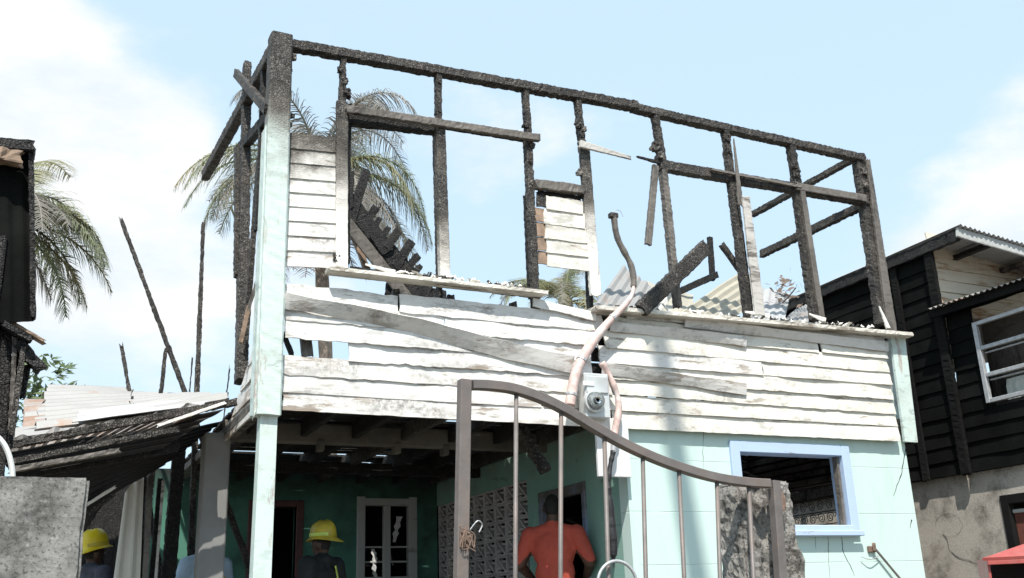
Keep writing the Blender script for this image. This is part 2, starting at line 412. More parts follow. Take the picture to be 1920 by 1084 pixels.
PANEL = m_simple('meter_white_panel', (.70, .71, .71), .6, .08, 4, dirt=(.45, .42, .4), dirtamt=.3)
PINK = m_simple('pink_scorched_conduit', (.62, .46, .42), .6, .35, 16, dirt=(.72, .70, .67), dirtamt=.9)
CABLE = m_simple('black_cable', (.02, .02, .022), .6, .4, 20)
WIRE = m_simple('pale_wire', (.66, .66, .63), .5, .1, 8)
def m_glass():
    t = NT('meter_glass'); t.b.inputs['Transmission Weight'].default_value = .9
    return t.fin((.85, .9, .9), .08, None, 0, .5)
GLASS = m_glass()
DIALM = m_simple('meter_dial', (.35, .37, .38), .4, .5, 40)
BLKW = m_simple('scorched_black_siding', (.006, .0068, .006), .85, .5, 2.5, 0, .5, .06, dirt=(.016, .017, .016))
BLKT = m_simple('scorched_trim', (.012, .012, .0115), .85, .4, 3, 0, .5, .08)
CREAM = m_paint('cream_gable_boards', (.62, .55, .44), wood=(.36, .20, .09), peel=(.5, .6), grime=.8)
ALU = m_simple('weathered_window_metal', (.45, .46, .47), .5, .25, 20, .3, .2)
GRYP = m_paint('grey_door_paint', (.42, .43, .42), wood=(.2, .19, .18), peel=(.6, .68), grime=.6)
MAROON = m_simple('maroon_frame_paint', (.10, .035, .035), .5, .3, 8)
BROWND = m_simple('brown_red_door', (.16, .06, .045), .5, .3, 6)
REDM = m_simple('red_sheet_metal', (.36, .075, .065), .45, .2, 6, 0, .1, .5, dirt=(.42, .2, .17))
DARK = m_simple('plain_black', (.012, .012, .012), .9, .4, 4)
SOIL = m_concrete('bare_soil', (.16, .13, .10), (.30, .26, .21), (.07, .085, .04), (.5, .62), .8)
SLAB = m_concrete('porch_slab', (.20, .20, .19), (.34, .33, .31), (.06, .055, .05))
def m_leaf(name, a, b, tr=.25, sc=1.5):
    t = NT(name); t.pos()
    c = t.mix(t.rng(t.noise(sc, 5), .35, .65), a, b)
    c = t.mix(t.rng(t.rnd, 0, 1, 0, .35), c, b)
    t.b.inputs['Subsurface Weight'].default_value = 0
    m = t.fin(c, .5, None, 0, .4)
    ts = t.n('ShaderNodeBsdfTranslucent', {'Color': c}); mx = t.n('ShaderNodeMixShader', {0: tr})
    t.t.links.new(t.b.outputs[0], mx.inputs[1]); t.t.links.new(ts.outputs[0], mx.inputs[2]); t.t.links.new(mx.outputs[0], t.out.inputs[0])
    return m
LFG = m_leaf('palm_leaf_green', (.13, .16, .08), (.25, .26, .16))
LFD = m_leaf('palm_leaf_singed', (.13, .125, .105), (.29, .265, .23))
LFY = m_leaf('palm_leaf_yellowing', (.14, .17, .07), (.31, .27, .15))
LFB = m_leaf('dry_brown_leaf', (.13, .09, .07), (.24, .18, .14))
BUSH = m_leaf('bush_leaf', (.07, .11, .045), (.14, .18, .08))
BARK = m_simple('palm_bark', (.27, .22, .18), .9, .4, 10, 0, .8)
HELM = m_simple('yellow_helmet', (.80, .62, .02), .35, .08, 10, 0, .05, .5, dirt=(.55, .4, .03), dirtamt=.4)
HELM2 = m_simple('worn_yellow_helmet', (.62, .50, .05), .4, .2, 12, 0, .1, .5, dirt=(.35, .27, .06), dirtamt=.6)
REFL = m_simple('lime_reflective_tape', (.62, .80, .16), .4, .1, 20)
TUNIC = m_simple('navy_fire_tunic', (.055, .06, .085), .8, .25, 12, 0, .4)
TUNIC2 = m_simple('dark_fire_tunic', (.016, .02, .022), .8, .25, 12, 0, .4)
SHIRT = m_simple('red_orange_shirt', (.44, .075, .048), .8, .12, 8, 0, .3)
TSHIRT = m_simple('pale_blue_shirt', (.45, .60, .75), .8, .1, 8, 0, .3)
YEL = m_simple('yellow_vest', (.75, .55, .05), .7, .1, 8)
SKIN = m_simple('dark_skin', (.075, .042, .028), .5, .12, 20, 0, .1, .4)
HAIR = m_simple('black_hair', (.012, .011, .01), .75, .3, 60, 0, .6)
PANT = m_simple('dark_trousers', (.03, .032, .04), .85, .2, 12)
EYE = m_simple('eye', (.5, .48, .45), .2, 0, 5, 0, 0)
POLE = m_simple('weathered_pole', (.22, .18, .15), .9, .3, 6, 0, .5)
WFLK = m_simple('paint_flakes_ash', (.74, .72, .68), .8, .15, 12, 0, .4)
ASPH = m_simple('asphalt', (.05, .05, .05), .9, .25, 12, 0, .6)

# ================================================================== SETTING
g = 600
tag(obj('ground', [(-g, -g, 0), (g, -g, 0), (g, g, 0), (-g, g, 0)], [(0, 1, 2, 3)], SOIL), kind='structure')
tag(obj('road', [(-60, -4.5, .006), (60, -4.5, .006), (60, 1.6, .006), (-60, 1.6, .006)], [(0, 1, 2, 3)], ASPH), kind='structure')
tag(MB().box((-6, 3.6, .002), (16, 24, .25)).build('yard', SOIL), kind='structure')

# ================================================================== BURNT HOUSE
HX0, HX1, HXP, HY, HB = 1.46, 8.17, 4.75, 7.6, 12.4
H = thing('burnt_house', (4.8, 7.6, .25), 'roofless burnt two storey house with white siding above mint green masonry', 'house')
# ---- ground floor
MB().bx((1.2, 7.45, .2), (8.2, 15.4, .30)).build('floor_slab', SLAB, H)
YW = 7.68                                       # painted masonry face, siding stands proud of it
o0, o1 = F(1374, 842, YW), F(1602, 994, YW)     # window opening
wx0, wx1, wz0, wz1 = o0.x, o1.x, F(1490, 996, YW).z, F(1480, 842, YW).z
w = MB()
w.box((HXP, YW, .3), (wx0, YW + .15, 2.96)); w.box((wx1, YW, .3), (HX1 - .02, YW + .15, 2.96))
w.box((wx0, YW, .3), (wx1, YW + .15, wz0)); w.box((wx0, YW, wz1), (wx1, YW + .15, 2.96))
w.build('masonry_wall', TEAL, H)
# right side wall with grille window
gy0, gy1, gz0, gz1 = 8.62, 9.62, 1.86, 2.46
xs = HX1 - .02
w = MB(); w.box((xs - .14, YW + .152, .3), (xs - .002, gy0, 2.95)); w.box((xs - .14, gy1, .3), (xs - .002, 15.3, 2.95))
w.box((xs - .14, gy0, .3), (xs - .002, gy1, gz0)); w.box((xs - .14, gy0, gz1), (xs - .002, gy1, 2.95))
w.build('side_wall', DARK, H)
# porch right wall: masonry, doorway, breeze blocks
dy0, dy1, dz1 = 8.50, 9.36, 2.28
w = MB(); w.box((HXP + .002, YW + .153, .3), (HXP + .09, dy0, 2.95)); w.box((HXP + .002, dy0, dz1), (HXP + .09, dy1, 2.95)); w.box((HXP + .002, dy1, .3), (HXP + .09, 9.72, 2.95))
w.box((HXP + .002, 9.72, 2.55), (HXP + .14, HB, 2.95))
TEAL_SHADED = m_paint('teal_shaded_paint', (.22, .40, .345), wood=(.12, .15, .13), peel=(.62, .70), grime=.6, z=(2.55, 3.3))  # same teal as the front, darkened in colour for the porch shade
w.build('porch_side_wall', TEAL_SHADED, H)
door = MB()
for a, b in (((HXP - .02, dy0 - .06, .3), (HXP + .05, dy0 + .01, dz1 + .09)), ((HXP - .02, dy1 - .01, .3), (HXP + .05, dy1 + .07, dz1 + .09)), ((HXP - .021, dy0 + .011, dz1 - .01), (HXP + .05, dy1 - .011, dz1 + .088))): door.bx(a, b)
door.build('doorway', m_paint('smoked_blue_paint', (.20, .25, .36), wood=(.1, .09, .09), peel=(.55, .62), grime=.9, z=(2.0, 2.5), siding=1), H)
scr = thing('breeze_block_screen', (HXP, 9.72, .3), None, None); scr.parent = H; scr.location = Vector((HXP, 9.72, .3)) - wloc(H)
bw, bh = .297, .1875
mb = MB(); th = .055
def bar2(mb, a, b, t):   # bar in the Y-Z plane of the block
    a = Vector(a); b = Vector(b); d = (b - a).normalized(); n = Vector((-d.y, d.x)) * t / 2
    q = [a + n, a - n, b - n, b + n]
    vs = [(x, p[0], p[1]) for x in (0, th) for p in q]
    mb.add(vs, [(0, 1, 2, 3), (7, 6, 5, 4), (0, 4, 5, 1), (1, 5, 6, 2), (2, 6, 7, 3), (3, 7, 4, 0)])
mb.box((0, .002, .002), (th, .030, bh - .002)); mb.box((0, bw - .030, .002), (th, bw - .002, bh - .002))
mb.box((.001, .030, .002), (th - .001, bw - .030, .020)); mb.box((.001, .030, bh - .020), (th - .001, bw - .030, bh - .002))
bar2(mb, (.05, .02), (bw - .06, bh - .03), .024); bar2(mb, (.03, bh - .065), (.13, bh - .055), .024); bar2(mb, (bw - .13, .06), (bw - .03, .055), .022)
b0 = mb.build('breeze_block', BRZ, scr); c0 = WL[b0.name].copy(); first = True
for r in range(12):
    for c in range(9):
        if first: b = b0; first = False
        else: b = b0.copy(); COL.objects.link(b)
        b.location = c0 + Vector((.015, c * bw, r * bh))
# porch back wall: door left, french window right
def hole_wall(name, x0, x1, z0, z1, y0, y1, holes, m, parent):
    mb = MB(); xs_ = x0
    for (a, b, c, d) in holes:
        mb.box((xs_, y0, z0), (a, y1, z1)); mb.box((a, y0, d), (b, y1, z1))
        if c > z0: mb.box((a, y0, z0), (b, y1, c))
        xs_ = b
    mb.box((xs_, y0, z0), (x1, y1, z1)); return mb.build(name, m, parent)
fx0, fx1 = F(672, 950, HB).x, F(778, 950, HB).x
ddx0, ddx1 = F(480, 950, HB).x, F(556, 950, HB).x
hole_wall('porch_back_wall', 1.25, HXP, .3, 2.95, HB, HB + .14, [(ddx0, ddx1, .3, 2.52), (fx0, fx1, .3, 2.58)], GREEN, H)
d = MB(); d.bx((ddx0 - .09, HB - .025, .3), (ddx0, HB + .1, 2.6)); d.bx((ddx1, HB - .025, .3), (ddx1 + .09, HB + .1, 2.6)); d.bx((ddx0 + .001, HB - .024, 2.52), (ddx1 - .001, HB + .1, 2.598))
d.build('door_frame', MAROON, H)
fw = MB(); t_ = .085
fw.bx((fx0 - .02, HB - .03, .3), (fx0 + t_, HB + .1, 2.66)); fw.bx((fx1 - t_, HB - .03, .3), (fx1 + .02, HB + .1, 2.66)); fw.bx((fx0 + t_, HB - .028, 2.55), (fx1 - t_, HB + .1, 2.64))
fwo = fw.build('french_window', GRYP, H); xm = (fx0 + fx1) / 2
MB().bx((xm - .045, HB - .02, .3), (xm + .045, HB + .06, 2.55)).build('mullion', GRYP, fwo)
for zz in (2.03, 1.85, 1.66, 1.45, 1.2):
    MB().bx((fx0 + t_, HB + .02, zz), (fx1 - t_, HB + .045, zz + .022), .003).build('glazing_bar', GRYP, fwo)
for (pts) in ([(fx0 + .2, HB + .03, 2.02), (fx0 + .23, HB + .03, 1.9), (fx0 + .22, HB + .03, 1.75), (fx0 + .27, HB + .03, 1.6), (fx0 + .29, HB + .03, 1.4)], [(fx1 - .2, HB + .03, 2.42), (fx1 - .24, HB + .03, 2.25), (fx1 - .27, HB + .03, 2.1)]):
    A = Vector(pts[0]); vs = []; fs = []
    for i, p in enumerate(spline(pts, 4)):
        wd = .02 + .03 * random.random(); vs += [p + Vector((-wd, -.01, 0)), p + Vector((wd, .01, 0))]
        if i: fs.append((2 * i - 2, 2 * i - 1, 2 * i + 1, 2 * i))
    obj('glass_shard', vs, fs, PANEL, fwo)
# rooms behind are closed by outer walls
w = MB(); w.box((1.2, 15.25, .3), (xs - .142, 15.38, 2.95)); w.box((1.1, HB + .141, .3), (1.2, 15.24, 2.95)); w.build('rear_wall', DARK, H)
# charred laths inside the right-hand room, seen through the window
for i in range(15):
    y = random.uniform(8.7, 11.8); z = random.uniform(1.9, 2.85)
    p = Vector((random.uniform(5.6, 6.6), y, z)); q = p + Vector((random.uniform(.8, 2.0), random.uniform(-.3, .3), random.uniform(-.4, .35)))
    beam('fallen_lath', p, q, .035, .02, CHG if i % 2 else CH, H, rough=.004, seg=.12)
for i in range(5):
    z = 2.50 + i * .085
    beam('wall_batten', (xs - .17, 8.0, z), (xs - .17, 12.2, z + random.uniform(-.02, .02)), .06, .03, CHG, H, seg=.2, nrm=Vector((1, 0, 0)))
for i in range(8):
    p = Vector((random.uniform(6, 7.4), random.uniform(8.6, 9.8), random.uniform(2.2, 2.8))); pts = [p]
    for k in range(5): pts.append(pts[-1] + Vector((random.uniform(.1, .3), random.uniform(-.1, .1), random.uniform(-.14, .1))))
    MB().tube(spline(pts, 4), .004, 5).build('dangling_wire', ALU, H)
# scrolled grille in the side window
gr = thing('window_grille', (xs - .07, gy0, gz0), None, None); gr.parent = H; gr.location = Vector((xs - .07, gy0, gz0)) - wloc(H)
gx = xs - .07; GRM = m_simple('grille_iron', (.05, .045, .04), .6, .3, 20)
for k in range(5):
    z = gz0 + .02 + k * (gz1 - gz0 - .04) / 4; MB().tube([(gx, gy0, z), (gx, gy1, z)], .006, 6).build('rail', GRM, gr)
for k in range(4):
    zc = gz0 + .02 + (k + .5) * (gz1 - gz0 - .04) / 4
    for j in range(7):
        yc = gy0 + (j + .5) * (gy1 - gy0) / 7; pts = []
        for i in range(22):
            a = i * .55; r = .062 - i * .0024; pts.append((gx, yc + r * math.cos(a) * (1 if (j + k) % 2 else -1), zc + r * math.sin(a)))
        MB().tube(pts, .005, 5).build('scroll', GRM, gr)
# front window
wn_ = MB(); fwid = .105; yo = YW - .035
def ring(mb, x0, x1, z0, z1, t, ya, yb):
    mb.bx((x0 - t * .45, ya, z0 - t * .5), (x0 + t * .55, yb, z1 + t * .5)); mb.bx((x1 - t * .55, ya, z0 - t * .5), (x1 + t * .45, yb, z1 + t * .5))
    mb.bx((x0 + t * .551, ya + .002, z1 - t * .5), (x1 - t * .551, yb, z1 + t * .498)); mb.bx((x0 + t * .551, ya - .03, z0 - t * .5), (x1 - t * .551, yb, z0 + t * .5))
ring(wn_, wx0, wx1, wz0, wz1, fwid, yo, YW + .16)
wno = wn_.build('window', BLUE, H)
MB().bx((wx0 - .045, yo - .06, wz0 - .05), (wx1 + .04, yo - .032, wz0 + .0)).build('sill', BLUE, wno)
beam('burnt_stop', (wx1 - .09, YW + .05, wz0 + .06), (wx1 - .075, YW + .05, wz1 - .06), .028, .07, CHG, wno, rough=.006)
# cracks and damage on the masonry
def ribbon(name, pts, wd, m, parent, nrm=Vector((0, -1, 0))):
    pts = spline(pts, 5); vs = []; fs = []
    for i, p in enumerate(pts):
        t = (pts[min(i + 1, len(pts) - 1)] - pts[max(i - 1, 0)]).normalized(); s = t.cross(nrm).normalized()
        ww = wd * (.4 + .9 * abs(N3(p, 9, 3))) * (1 - .6 * i / len(pts)); p = p + s * N3(p, 14, 7) * .012
        vs += [p + s * ww, p - s * ww]
        if i: fs.append((2 * i - 2, 2 * i - 1, 2 * i + 1, 2 * i))
    return obj(name, vs, fs, m, parent)
YC = YW - .003
for pts, wd in (([(1698, 838), (1694, 870), (1689, 892), (1680, 915), (1676, 930)], .008), ([(1578, 1005), (1581, 1030), (1588, 1050), (1596, 1062), (1602, 1080)], .006), ([(1552, 1003), (1554, 1050), (1556, 1084)], .004),
                ([(1320, 800), (1318, 840), (1319, 880)], .003), ([(1528, 1003), (1530, 1030)], .004), ([(1710, 975), (1706, 990)], .009)):
    ribbon('crack', [F(x, y, YC) for x, y in pts], wd, DARK, H)
bp = F(1634, 1030, YW)
br = MB(); br.bx((bp.x - .06, YW - .03, bp.z - .03), (bp.x + .03, YW + .0, bp.z + .03)); br.bx((bp.x - .02, YW - .05, bp.z - .02), (bp.x + .02, YW - .03, bp.z + .06))
bo = br.build('wall_bracket', RUST, H)
MB().tube([bp + Vector((.01, -.04, 0)), F(1690, 1088, YW - .05), F(1720, 1118, YW - .06)], .012, 7).build('rod', GATE, bo)
MB().tube(spline([F(1615, 1044, YW - .03), F(1632, 1049, YW - .05), F(1648, 1042, YW - .04)], 4), .004, 5).build('wire', ALU, bo)

# ---- first floor deck: joists, cross beam, burnt boards
for i in range(14):
    x = 1.72 + i * .49
    beam('joist', (x, 7.66, 2.905), (x, 15.2, 2.905), .06, .16, CHD if i % 3 else CH, H, seg=.3, nrm=Vector((0, 0, 1)), rough=.005)
BMGR = m_simple('smoked_beam', (.13, .12, .105), .8, .4, 3, 0, .5, dirt=(.03, .028, .026))
beam('cross_beam', (1.5, 9.25, 2.86), (HXP - .01, 9.25, 2.86), .19, .09, BMGR, H, seg=.2, rough=.004)
beam('cross_beam', (1.5, 11.0, 2.80), (HXP - .01, 11.0, 2.80), .13, .09, CHD, H, seg=.2, rough=.006)
for x in (2.35, 3.1, 3.6): # short blocks hung under the beam
    MB().bx((x, 9.19, 2.70), (x + .06, 9.31, 2.80)).build('block', BMGR, H)
beam('edge_beam', (1.66, 7.72, 2.90), (HXP, 7.72, 2.90), .16, .07, BMGR, H, seg=.2, rough=.004)
y = 7.76; k = 0
while y < 15.2:
    for (x0, x1) in ((1.50, 3.70), (3.67, 4.83), (4.805, 8.08)):
        if y < 12.3 and random.random() < (.05 if x1 < 5 else .02) and y > 9.8: continue
        a, b = x0, x1
        if y < 12.3 and random.random() < .22: b -= random.uniform(.05, .22)
        plank('floor_board', (a, y, 2.998 + .003 * (a == 3.67)), (b, y, 2.998), (b, y + .139, 3.003), (a, y + .139, 3.003 + .003 * (a == 3.67)), .022, (0, 0, 1), CHD, H, nu=8, nv=1, warp=.004, rag=(.02, .05, .02, .02), seed=k)
        k += 1
    y += .14
# ---- posts below
lp = F(470, 780, 7.66)
MB().tube([(1.545, 7.66, .3), (1.55, 7.66, 1.6), (1.555, 7.66, 2.74)], [.098, .094, .09], 4).build('porch_post', MINT, H)
MB().bx((1.30, 9.02, .3), (1.52, 9.24, 2.80), .012).build('concrete_column', CON4, H)
# ---- corner posts of the upper storey
def stud(px, wpx, m, d=.10, Y=7.66, nm='stud', **k):
    for a, b in zip(px[:-1], px[1:]):
        p, q = F(*a, Y), F(*b, Y); beam(nm, p, q, mpx(wpx * .84, (p + q) / 2), d * .85, m, H, **k)
vs, fs = beam_geo((1.548, 7.645, 2.70), (1.530, 7.645, 6.0), .185, .19, rough=.006, seg=.05, jag=.012)
obj('corner_post', vs, fs, POST, H)
vs, fs = beam_geo((1.455, 7.70, 2.72), (1.447, 7.70, 5.1), .03, .17, rough=.006, seg=.06, jag=.05); obj('corner_board', vs, fs, MINT, H)
# top plate
pa, pb = F(550, 86, 7.66), F(1612, 297, 7.66)
beam('wall_plate', pa, F(1190, 200, 7.66), .092, .11, CH, H, rough=.014, jag=.02); beam('wall_plate', F(1186, 203, 7.665), pb, .088, .105, CH, H, rough=.014, jag=.02)
# studs
stud([(643, 112), (641, 200)], 13, CH, rough=.016); stud([(641, 196), (640, 498)], 27, CAS1, .05, 7.62, 'window_casing', rough=.004); stud([(655, 200), (652, 490)], 7, CHD, .08, 7.72)
stud([(821, 138), (822, 240)], 13, CH, rough=.014); stud([(824, 236), (833, 520)], 23, CAS2, .09, 7.64, 'window_casing', rough=.004); stud([(816, 240), (824, 555)], 9, CH, .10, 7.74, rough=.012)
stud([(984, 168), (991, 265)], 13, CH, rough=.014); stud([(989, 262), (1004, 578)], 16, CH, .10, 7.66, rough=.012); stud([(985, 370), (994, 560)], 8, CHD, .06, 7.73, rough=.012)
stud([(1082, 188), (1092, 285)], 14, CH, rough=.018); stud([(1095, 278), (1116, 552)], 25, CAS1, .06, 7.63, 'window_casing', rough=.004); stud([(1096, 300), (1106, 582)], 9, CHD, .10, 7.74, rough=.012)
stud([(1226, 210), (1243, 310)], 15, CH, rough=.014); stud([(1241, 305), (1270, 574)], 16, CHG, rough=.01)
stud([(1358, 240), (1371, 340)], 15, CH, rough=.014); stud([(1370, 335), (1402, 592)], 17, CH, rough=.012); stud([(1377, 340), (1409, 590)], 9, CHD, .05, 7.76)
stud([(1482, 270), (1494, 350)], 19, CH, rough=.018); stud([(1491, 345), (1527, 598)], 20, CH, rough=.012); stud([(1502, 350), (1540, 596)], 15, CHG, .05, 7.61, rough=.004)
stud([(1609, 292), (1654, 606)], 30, CH, .12, 7.68, 'corner_post', rough=.014); stud([(1627, 302), (1671, 616)], 26, CHG, .05, 7.61, 'corner_board', rough=.006, t0=.45)
_b = bmesh.new(); bmesh.ops.create_icosphere(_b, subdivisions=3, radius=1); _b.verts.index_update()
LUMP_V = [tuple(v.co) for v in _b.verts]; LUMP_F = [tuple(v.index for v in f.verts) for f in _b.faces]; _b.free()
# lumps of burnt cross-pieces still clinging to the studs
for (x, y, s) in ((648, 150, 13), (652, 172, 16), (640, 128, 11), (826, 150, 10), (826, 205, 9), (550, 104, 14), (545, 130, 9), (988, 232, 12), (1088, 232, 13), (1096, 240, 11), (1094, 252, 10), (1090, 322, 12), (1000, 272, 11), (996, 300, 10), (998, 340, 9), (1233, 274, 18), (1240, 290, 14), (1366, 258, 13), (1368, 280, 12), (1492, 310, 13), (1496, 325, 15), (1622, 320, 12), (1624, 345, 12), (632, 482, 17), (550, 215, 9), (545, 232, 9)):
    p = F(x, y, 7.60); r = mpx(s, p) / 2
    sd = random.uniform(0, 50); vs = []
    for v in LUMP_V:
        q = Vector(v); q = Vector([max(-.72, min(.72, c)) * 1.25 for c in q]); q *= 1 + .55 * N3(q, 1.7, sd) + .3 * N3(q, 4.5, sd)
        vs.append(p + Vector((q.x * r * .95, q.y * r * .9 + .03, q.z * r * 1.05)))
    obj('burnt_stub', vs, LUMP_F, CHG if random.random() < .5 else CH, H)
# rails
def rail(a, b, h, m, d=.06, Y=7.60, nm='rail', **k):
    p, q = F(*a, Y), F(*b, Y); return beam(nm, p, q, mpx(h, (p + q) / 2), d, m, H, **k)
rail((652, 205), (1007, 259), 15, CHG, .05, 7.585, rough=.008); rail((655, 226), (822, 246), 17, CHD, .09, 7.70, rough=.008); rail((823, 236), (985, 262), 7, CHD, .07, 7.7, rough=.008)
rail((1238, 311), (1622, 377), 20, CH, .09, 7.66, rough=.010); rail((1198, 295), (1244, 307), 7, CHD, .03, 7.64, t0=.5); rail((1335, 318), (1500, 350), 12, CHG, .04, 7.59, rough=.006, t0=.4, t1=.5); rail((1495, 350), (1622, 372), 14, CHG, .03, 7.6, rough=.004)
rail((1088, 270), (1181, 296), 15, ASH, .03, 7.56, 'split_board', rough=.004, t1=.45, jag=.02)
rail((1005, 346), (1091, 357), 19, CHG, .07, 7.62, rough=.012); rail((1010, 362), (1088, 372), 7, CHD, .06, 7.68, rough=.01)
rail((1229, 312), (1215, 458), 13, CHG, .04, 7.58, 'hanging_batten', rough=.005, jag=.01)
rail((1376, 264), (1388, 380), 15, CHG, .025, 7.58, 'splinter', t0=.15, t1=.8, rough=.004, jag=.05); rail((1384, 378), (1389, 410), 3, CH, .01, 7.58, 'splinter')
# ---- siding: left panel
Ys = 7.625
def board_px(x0, x1, yl0, yl1, yr0, yr1, m, nm='siding_board', Y=Ys, lap=.012, **k):
    """x0/x1 px; yl top/bottom at the left, yr top/bottom at the right"""
    A = F(x0, yl1, Y - lap); B = F(x1, yr1, Y - lap); C_ = F(x1, yr0, Y); D = F(x0, yl0, Y)
    B.z = A.z + (B.z - A.z); k.setdefault('seed', random.uniform(0, 90))
    return plank(nm, A, B, C_, D, .016, (0, -1, 0), m, H, **k)
ly = [248, 275, 302, 331, 357, 384, 411, 439, 467, 497]
for i in range(9):
    sl = .17 - .012 * i
    x0, x1 = 533 - i * 1.1, 629
    dy = (x1 - x0) * sl * .55
    board_px(x0, x1, ly[i] - 1, ly[i + 1] + 1.5, ly[i] + dy, ly[i + 1] + dy + 1.5, SIDS if i < 6 else SIDW, nu=10, warp=.003, rag=(.003, 0, .003 if i else .012, 0))
# centre panel
cy = [366, 391, 418, 446, 472, 498]
for i in range(5):
    x0, x1 = 1017 + i * 2.2, 1093 + i * 4.2; s = 10
    if i == 0: x0 += 6
    board_px(x0, x1, cy[i], cy[i + 1] + 1, cy[i] + s, cy[i + 1] + s + 1, SIDY, nu=10, warp=.006, rag=(.01, .0, .02 if i == 0 else .006, .015))
    board_px(x0 - 17, x0 + 2, cy[i] - 3, cy[i + 1] - 4, cy[i], cy[i + 1] - 2, BARE if i else CH, 'unpainted_board_end', Y=Ys + .01, nu=4, warp=.004, rag=(.01, .01, .01, .01))
# ---- siding: lower band, eight courses
X0, X1 = 1.645, 8.03; zb = 2.735; ex = .1465
mats = [SIDW, SIDW, SIDW, SID, SID, SID, SID, SID]
cuts = {0: [(X0, 4.6), (4.6, X1)], 1: [(X0, 3.9), (3.9, X1)], 2: [(X0, 4.62), (4.62, X1)], 3: [(2.17, 4.42), (4.58, X1)], 4: [(X0, 4.42), (4.50, 6.35), (6.353, X1)], 5: [(X0, 3.0), (3.0, 4.5), (4.56, X1)], 6: [(X0, 2.6), (2.6, 4.58), (4.7, 7.1), (7.13, X1)], 7: [(4.82, 5.55), (5.38, X1)]}
for r, segs in cuts.items():
    z0 = zb + r * ex
    for (a, b) in segs:
        L = b - a; sd = random.uniform(0, 90)
        dz = [random.uniform(-.012, .010) for _ in range(4)]
        top = z0 + ex + .018; bot = z0
        m = mats[r]
        if b > 6.5 and r < 7: m = SIDY
        if r == 7: bot += .012; top -= .03
        la = .016 + random.choice((0, .002, .006, .012))
        if r == 3 and a < 3: dz[0] -= .0
        plank('siding_board', (a, Ys - la, bot + dz[0]), (b, Ys - la, bot + dz[1]), (b, Ys, top + dz[2]), (a, Ys, top + dz[3]), .017, (0, -1, 0), m, H,
              nu=max(8, int(L / .06)), nv=3, warp=(.022 if a < 4.4 else .013) if r > 2 else .011, rag=((.020 if a < 4.4 else .010) if r > 1 else .007, .015, .015, .015), seed=sd, curl=random.uniform(-.03, .03))
# twisted boards that sprang from their nails and sag across the courses
def loose(pts, hpx, tilt, m, Y=7.575, nm='sprung_board', seed=0):
    c = spline([F(x, y, Y) for x, y in pts], 8); vs = []; fs = []; n = len(c)
    for i, p in enumerate(c):
        t = (c[min(i + 1, n - 1)] - c[max(i - 1, 0)]).normalized(); s = t.cross(Vector((0, -1, 0))).normalized()
        if s.z < 0: s = -s
        h = mpx(hpx, p) / 2 * (1 - .25 * abs(N3(p, 3, seed))); k = i / (n - 1); tl = tilt * (.35 + .65 * math.sin(math.pi * min(1, k * 1.15)))
        sv = (s * math.cos(tl) + Vector((0, -1, 0)) * math.sin(tl)).normalized(); nn = t.cross(sv).normalized()
        if nn.y > 0: nn = -nn
        for (u, d) in ((-1, 0), (0, .002), (1, 0), (1, -.014), (-1, -.014)): vs.append(p + sv * (u * h + N3(p, 16, seed + u) * .004) + nn * d)
    for i in range(n - 1):
        for j in range(5):
            a = i * 5 + j; b = i * 5 + (j + 1) % 5; fs.append((a, b, b + 5, a + 5))
    fs.append((0, 1, 2, 3, 4)); fs.append(tuple((n - 1) * 5 + j for j in (4, 3, 2, 1, 0)))
    return obj(nm, vs, fs, m, H)
loose([(530, 563), (640, 583), (780, 612), (930, 652), (1075, 684)], 34, .72, SIDW, 7.565, seed=3)
loose([(1130, 690), (1180, 698), (1270, 711), (1340, 721), (1400, 730)], 22, .45, SIDW, 7.575, seed=8)
loose([(1145, 612), (1240, 622), (1350, 634), (1400, 640)], 20, .55, SID, 7.585, seed=5)
loose([(1285, 604), (1400, 618), (1530, 634), (1666, 650)], 19, .55, SID, 7.58, seed=6)
loose([(1000, 566), (1060, 580), (1118, 594)], 18, -.2, SID, 7.6, seed=16)
# dark inside lining so holes read as the burnt inside face
for x in (2.05, 2.6, 3.1, 3.7, 4.3, 5.0, 5.7, 6.4, 7.1):
    if x > 2.5: beam('inner_stud', (x, 7.71, 2.95), (x, 7.71, 3.82), .06, .07, CH, H, rough=.008)
beam('inner_stud', F(572, 626, 7.72), F(576, 664, 7.72), .09, .06, CHG, H); beam('inner_stud', F(532, 628, 7.72), F(546, 662, 7.72), .035, .05, CHD, H)
for zz in (3.05, 3.2, 3.35, 3.5, 3.66):
    plank('backing_board', (4.05, 7.70, zz), (5.0, 7.70, zz), (5.0, 7.70, zz + .14), (4.05, 7.70, zz + .14), .015, (0, -1, 0), CHD, H, nu=8, nv=1, rag=(.01, .03, .01, .03), seed=zz * 9)
# window sills
p, q = F(618, 508, 7.57), F(1018, 552, 7.57); beam('window_sill', p, q, .038, .15, SILL, H, rough=.006, jag=.03)
p, q = F(1112, 580, 7.57), F(1700, 630, 7.57); beam('window_sill', p, q, .045, .17, SILL, H, rough=.006, jag=.02)
p, q = F(660, 508, 7.70), F(1000, 552, 7.70); beam('sill_plate', p, q, .06, .08, CHD, H, rough=.008)
p, q = F(1115, 590, 7.72), F(1660, 634, 7.72); beam('sill_plate', p, q, .06, .08, CHD, H, rough=.008)
# trim at the right corner
A, B, C_, D = F(1697, 828, 7.60), F(1721, 830, 7.60), F(1697, 628, 7.60), F(1670, 628, 7.60)
plank('corner_board', A, B, C_, D, .03, (0, -1, 0), MINT, H, nu=3, nv=12, warp=.003, rag=(.01, 0, .01, 0), seed=4)
MB().bx((8.14, 7.635, 2.74), (8.17, 7.76, 3.92)).build('corner_board', MINT, H)
for r in range(8): # right side wall boards (edge seen only)
    z0 = zb + r * ex; plank('siding_board', (8.175, 7.76, z0), (8.175, 12.0, z0), (8.165, 12.0, z0 + ex), (8.165, 7.76, z0 + ex), .016, (1, 0, 0), SIDW, H, nu=20, warp=.01, seed=r)
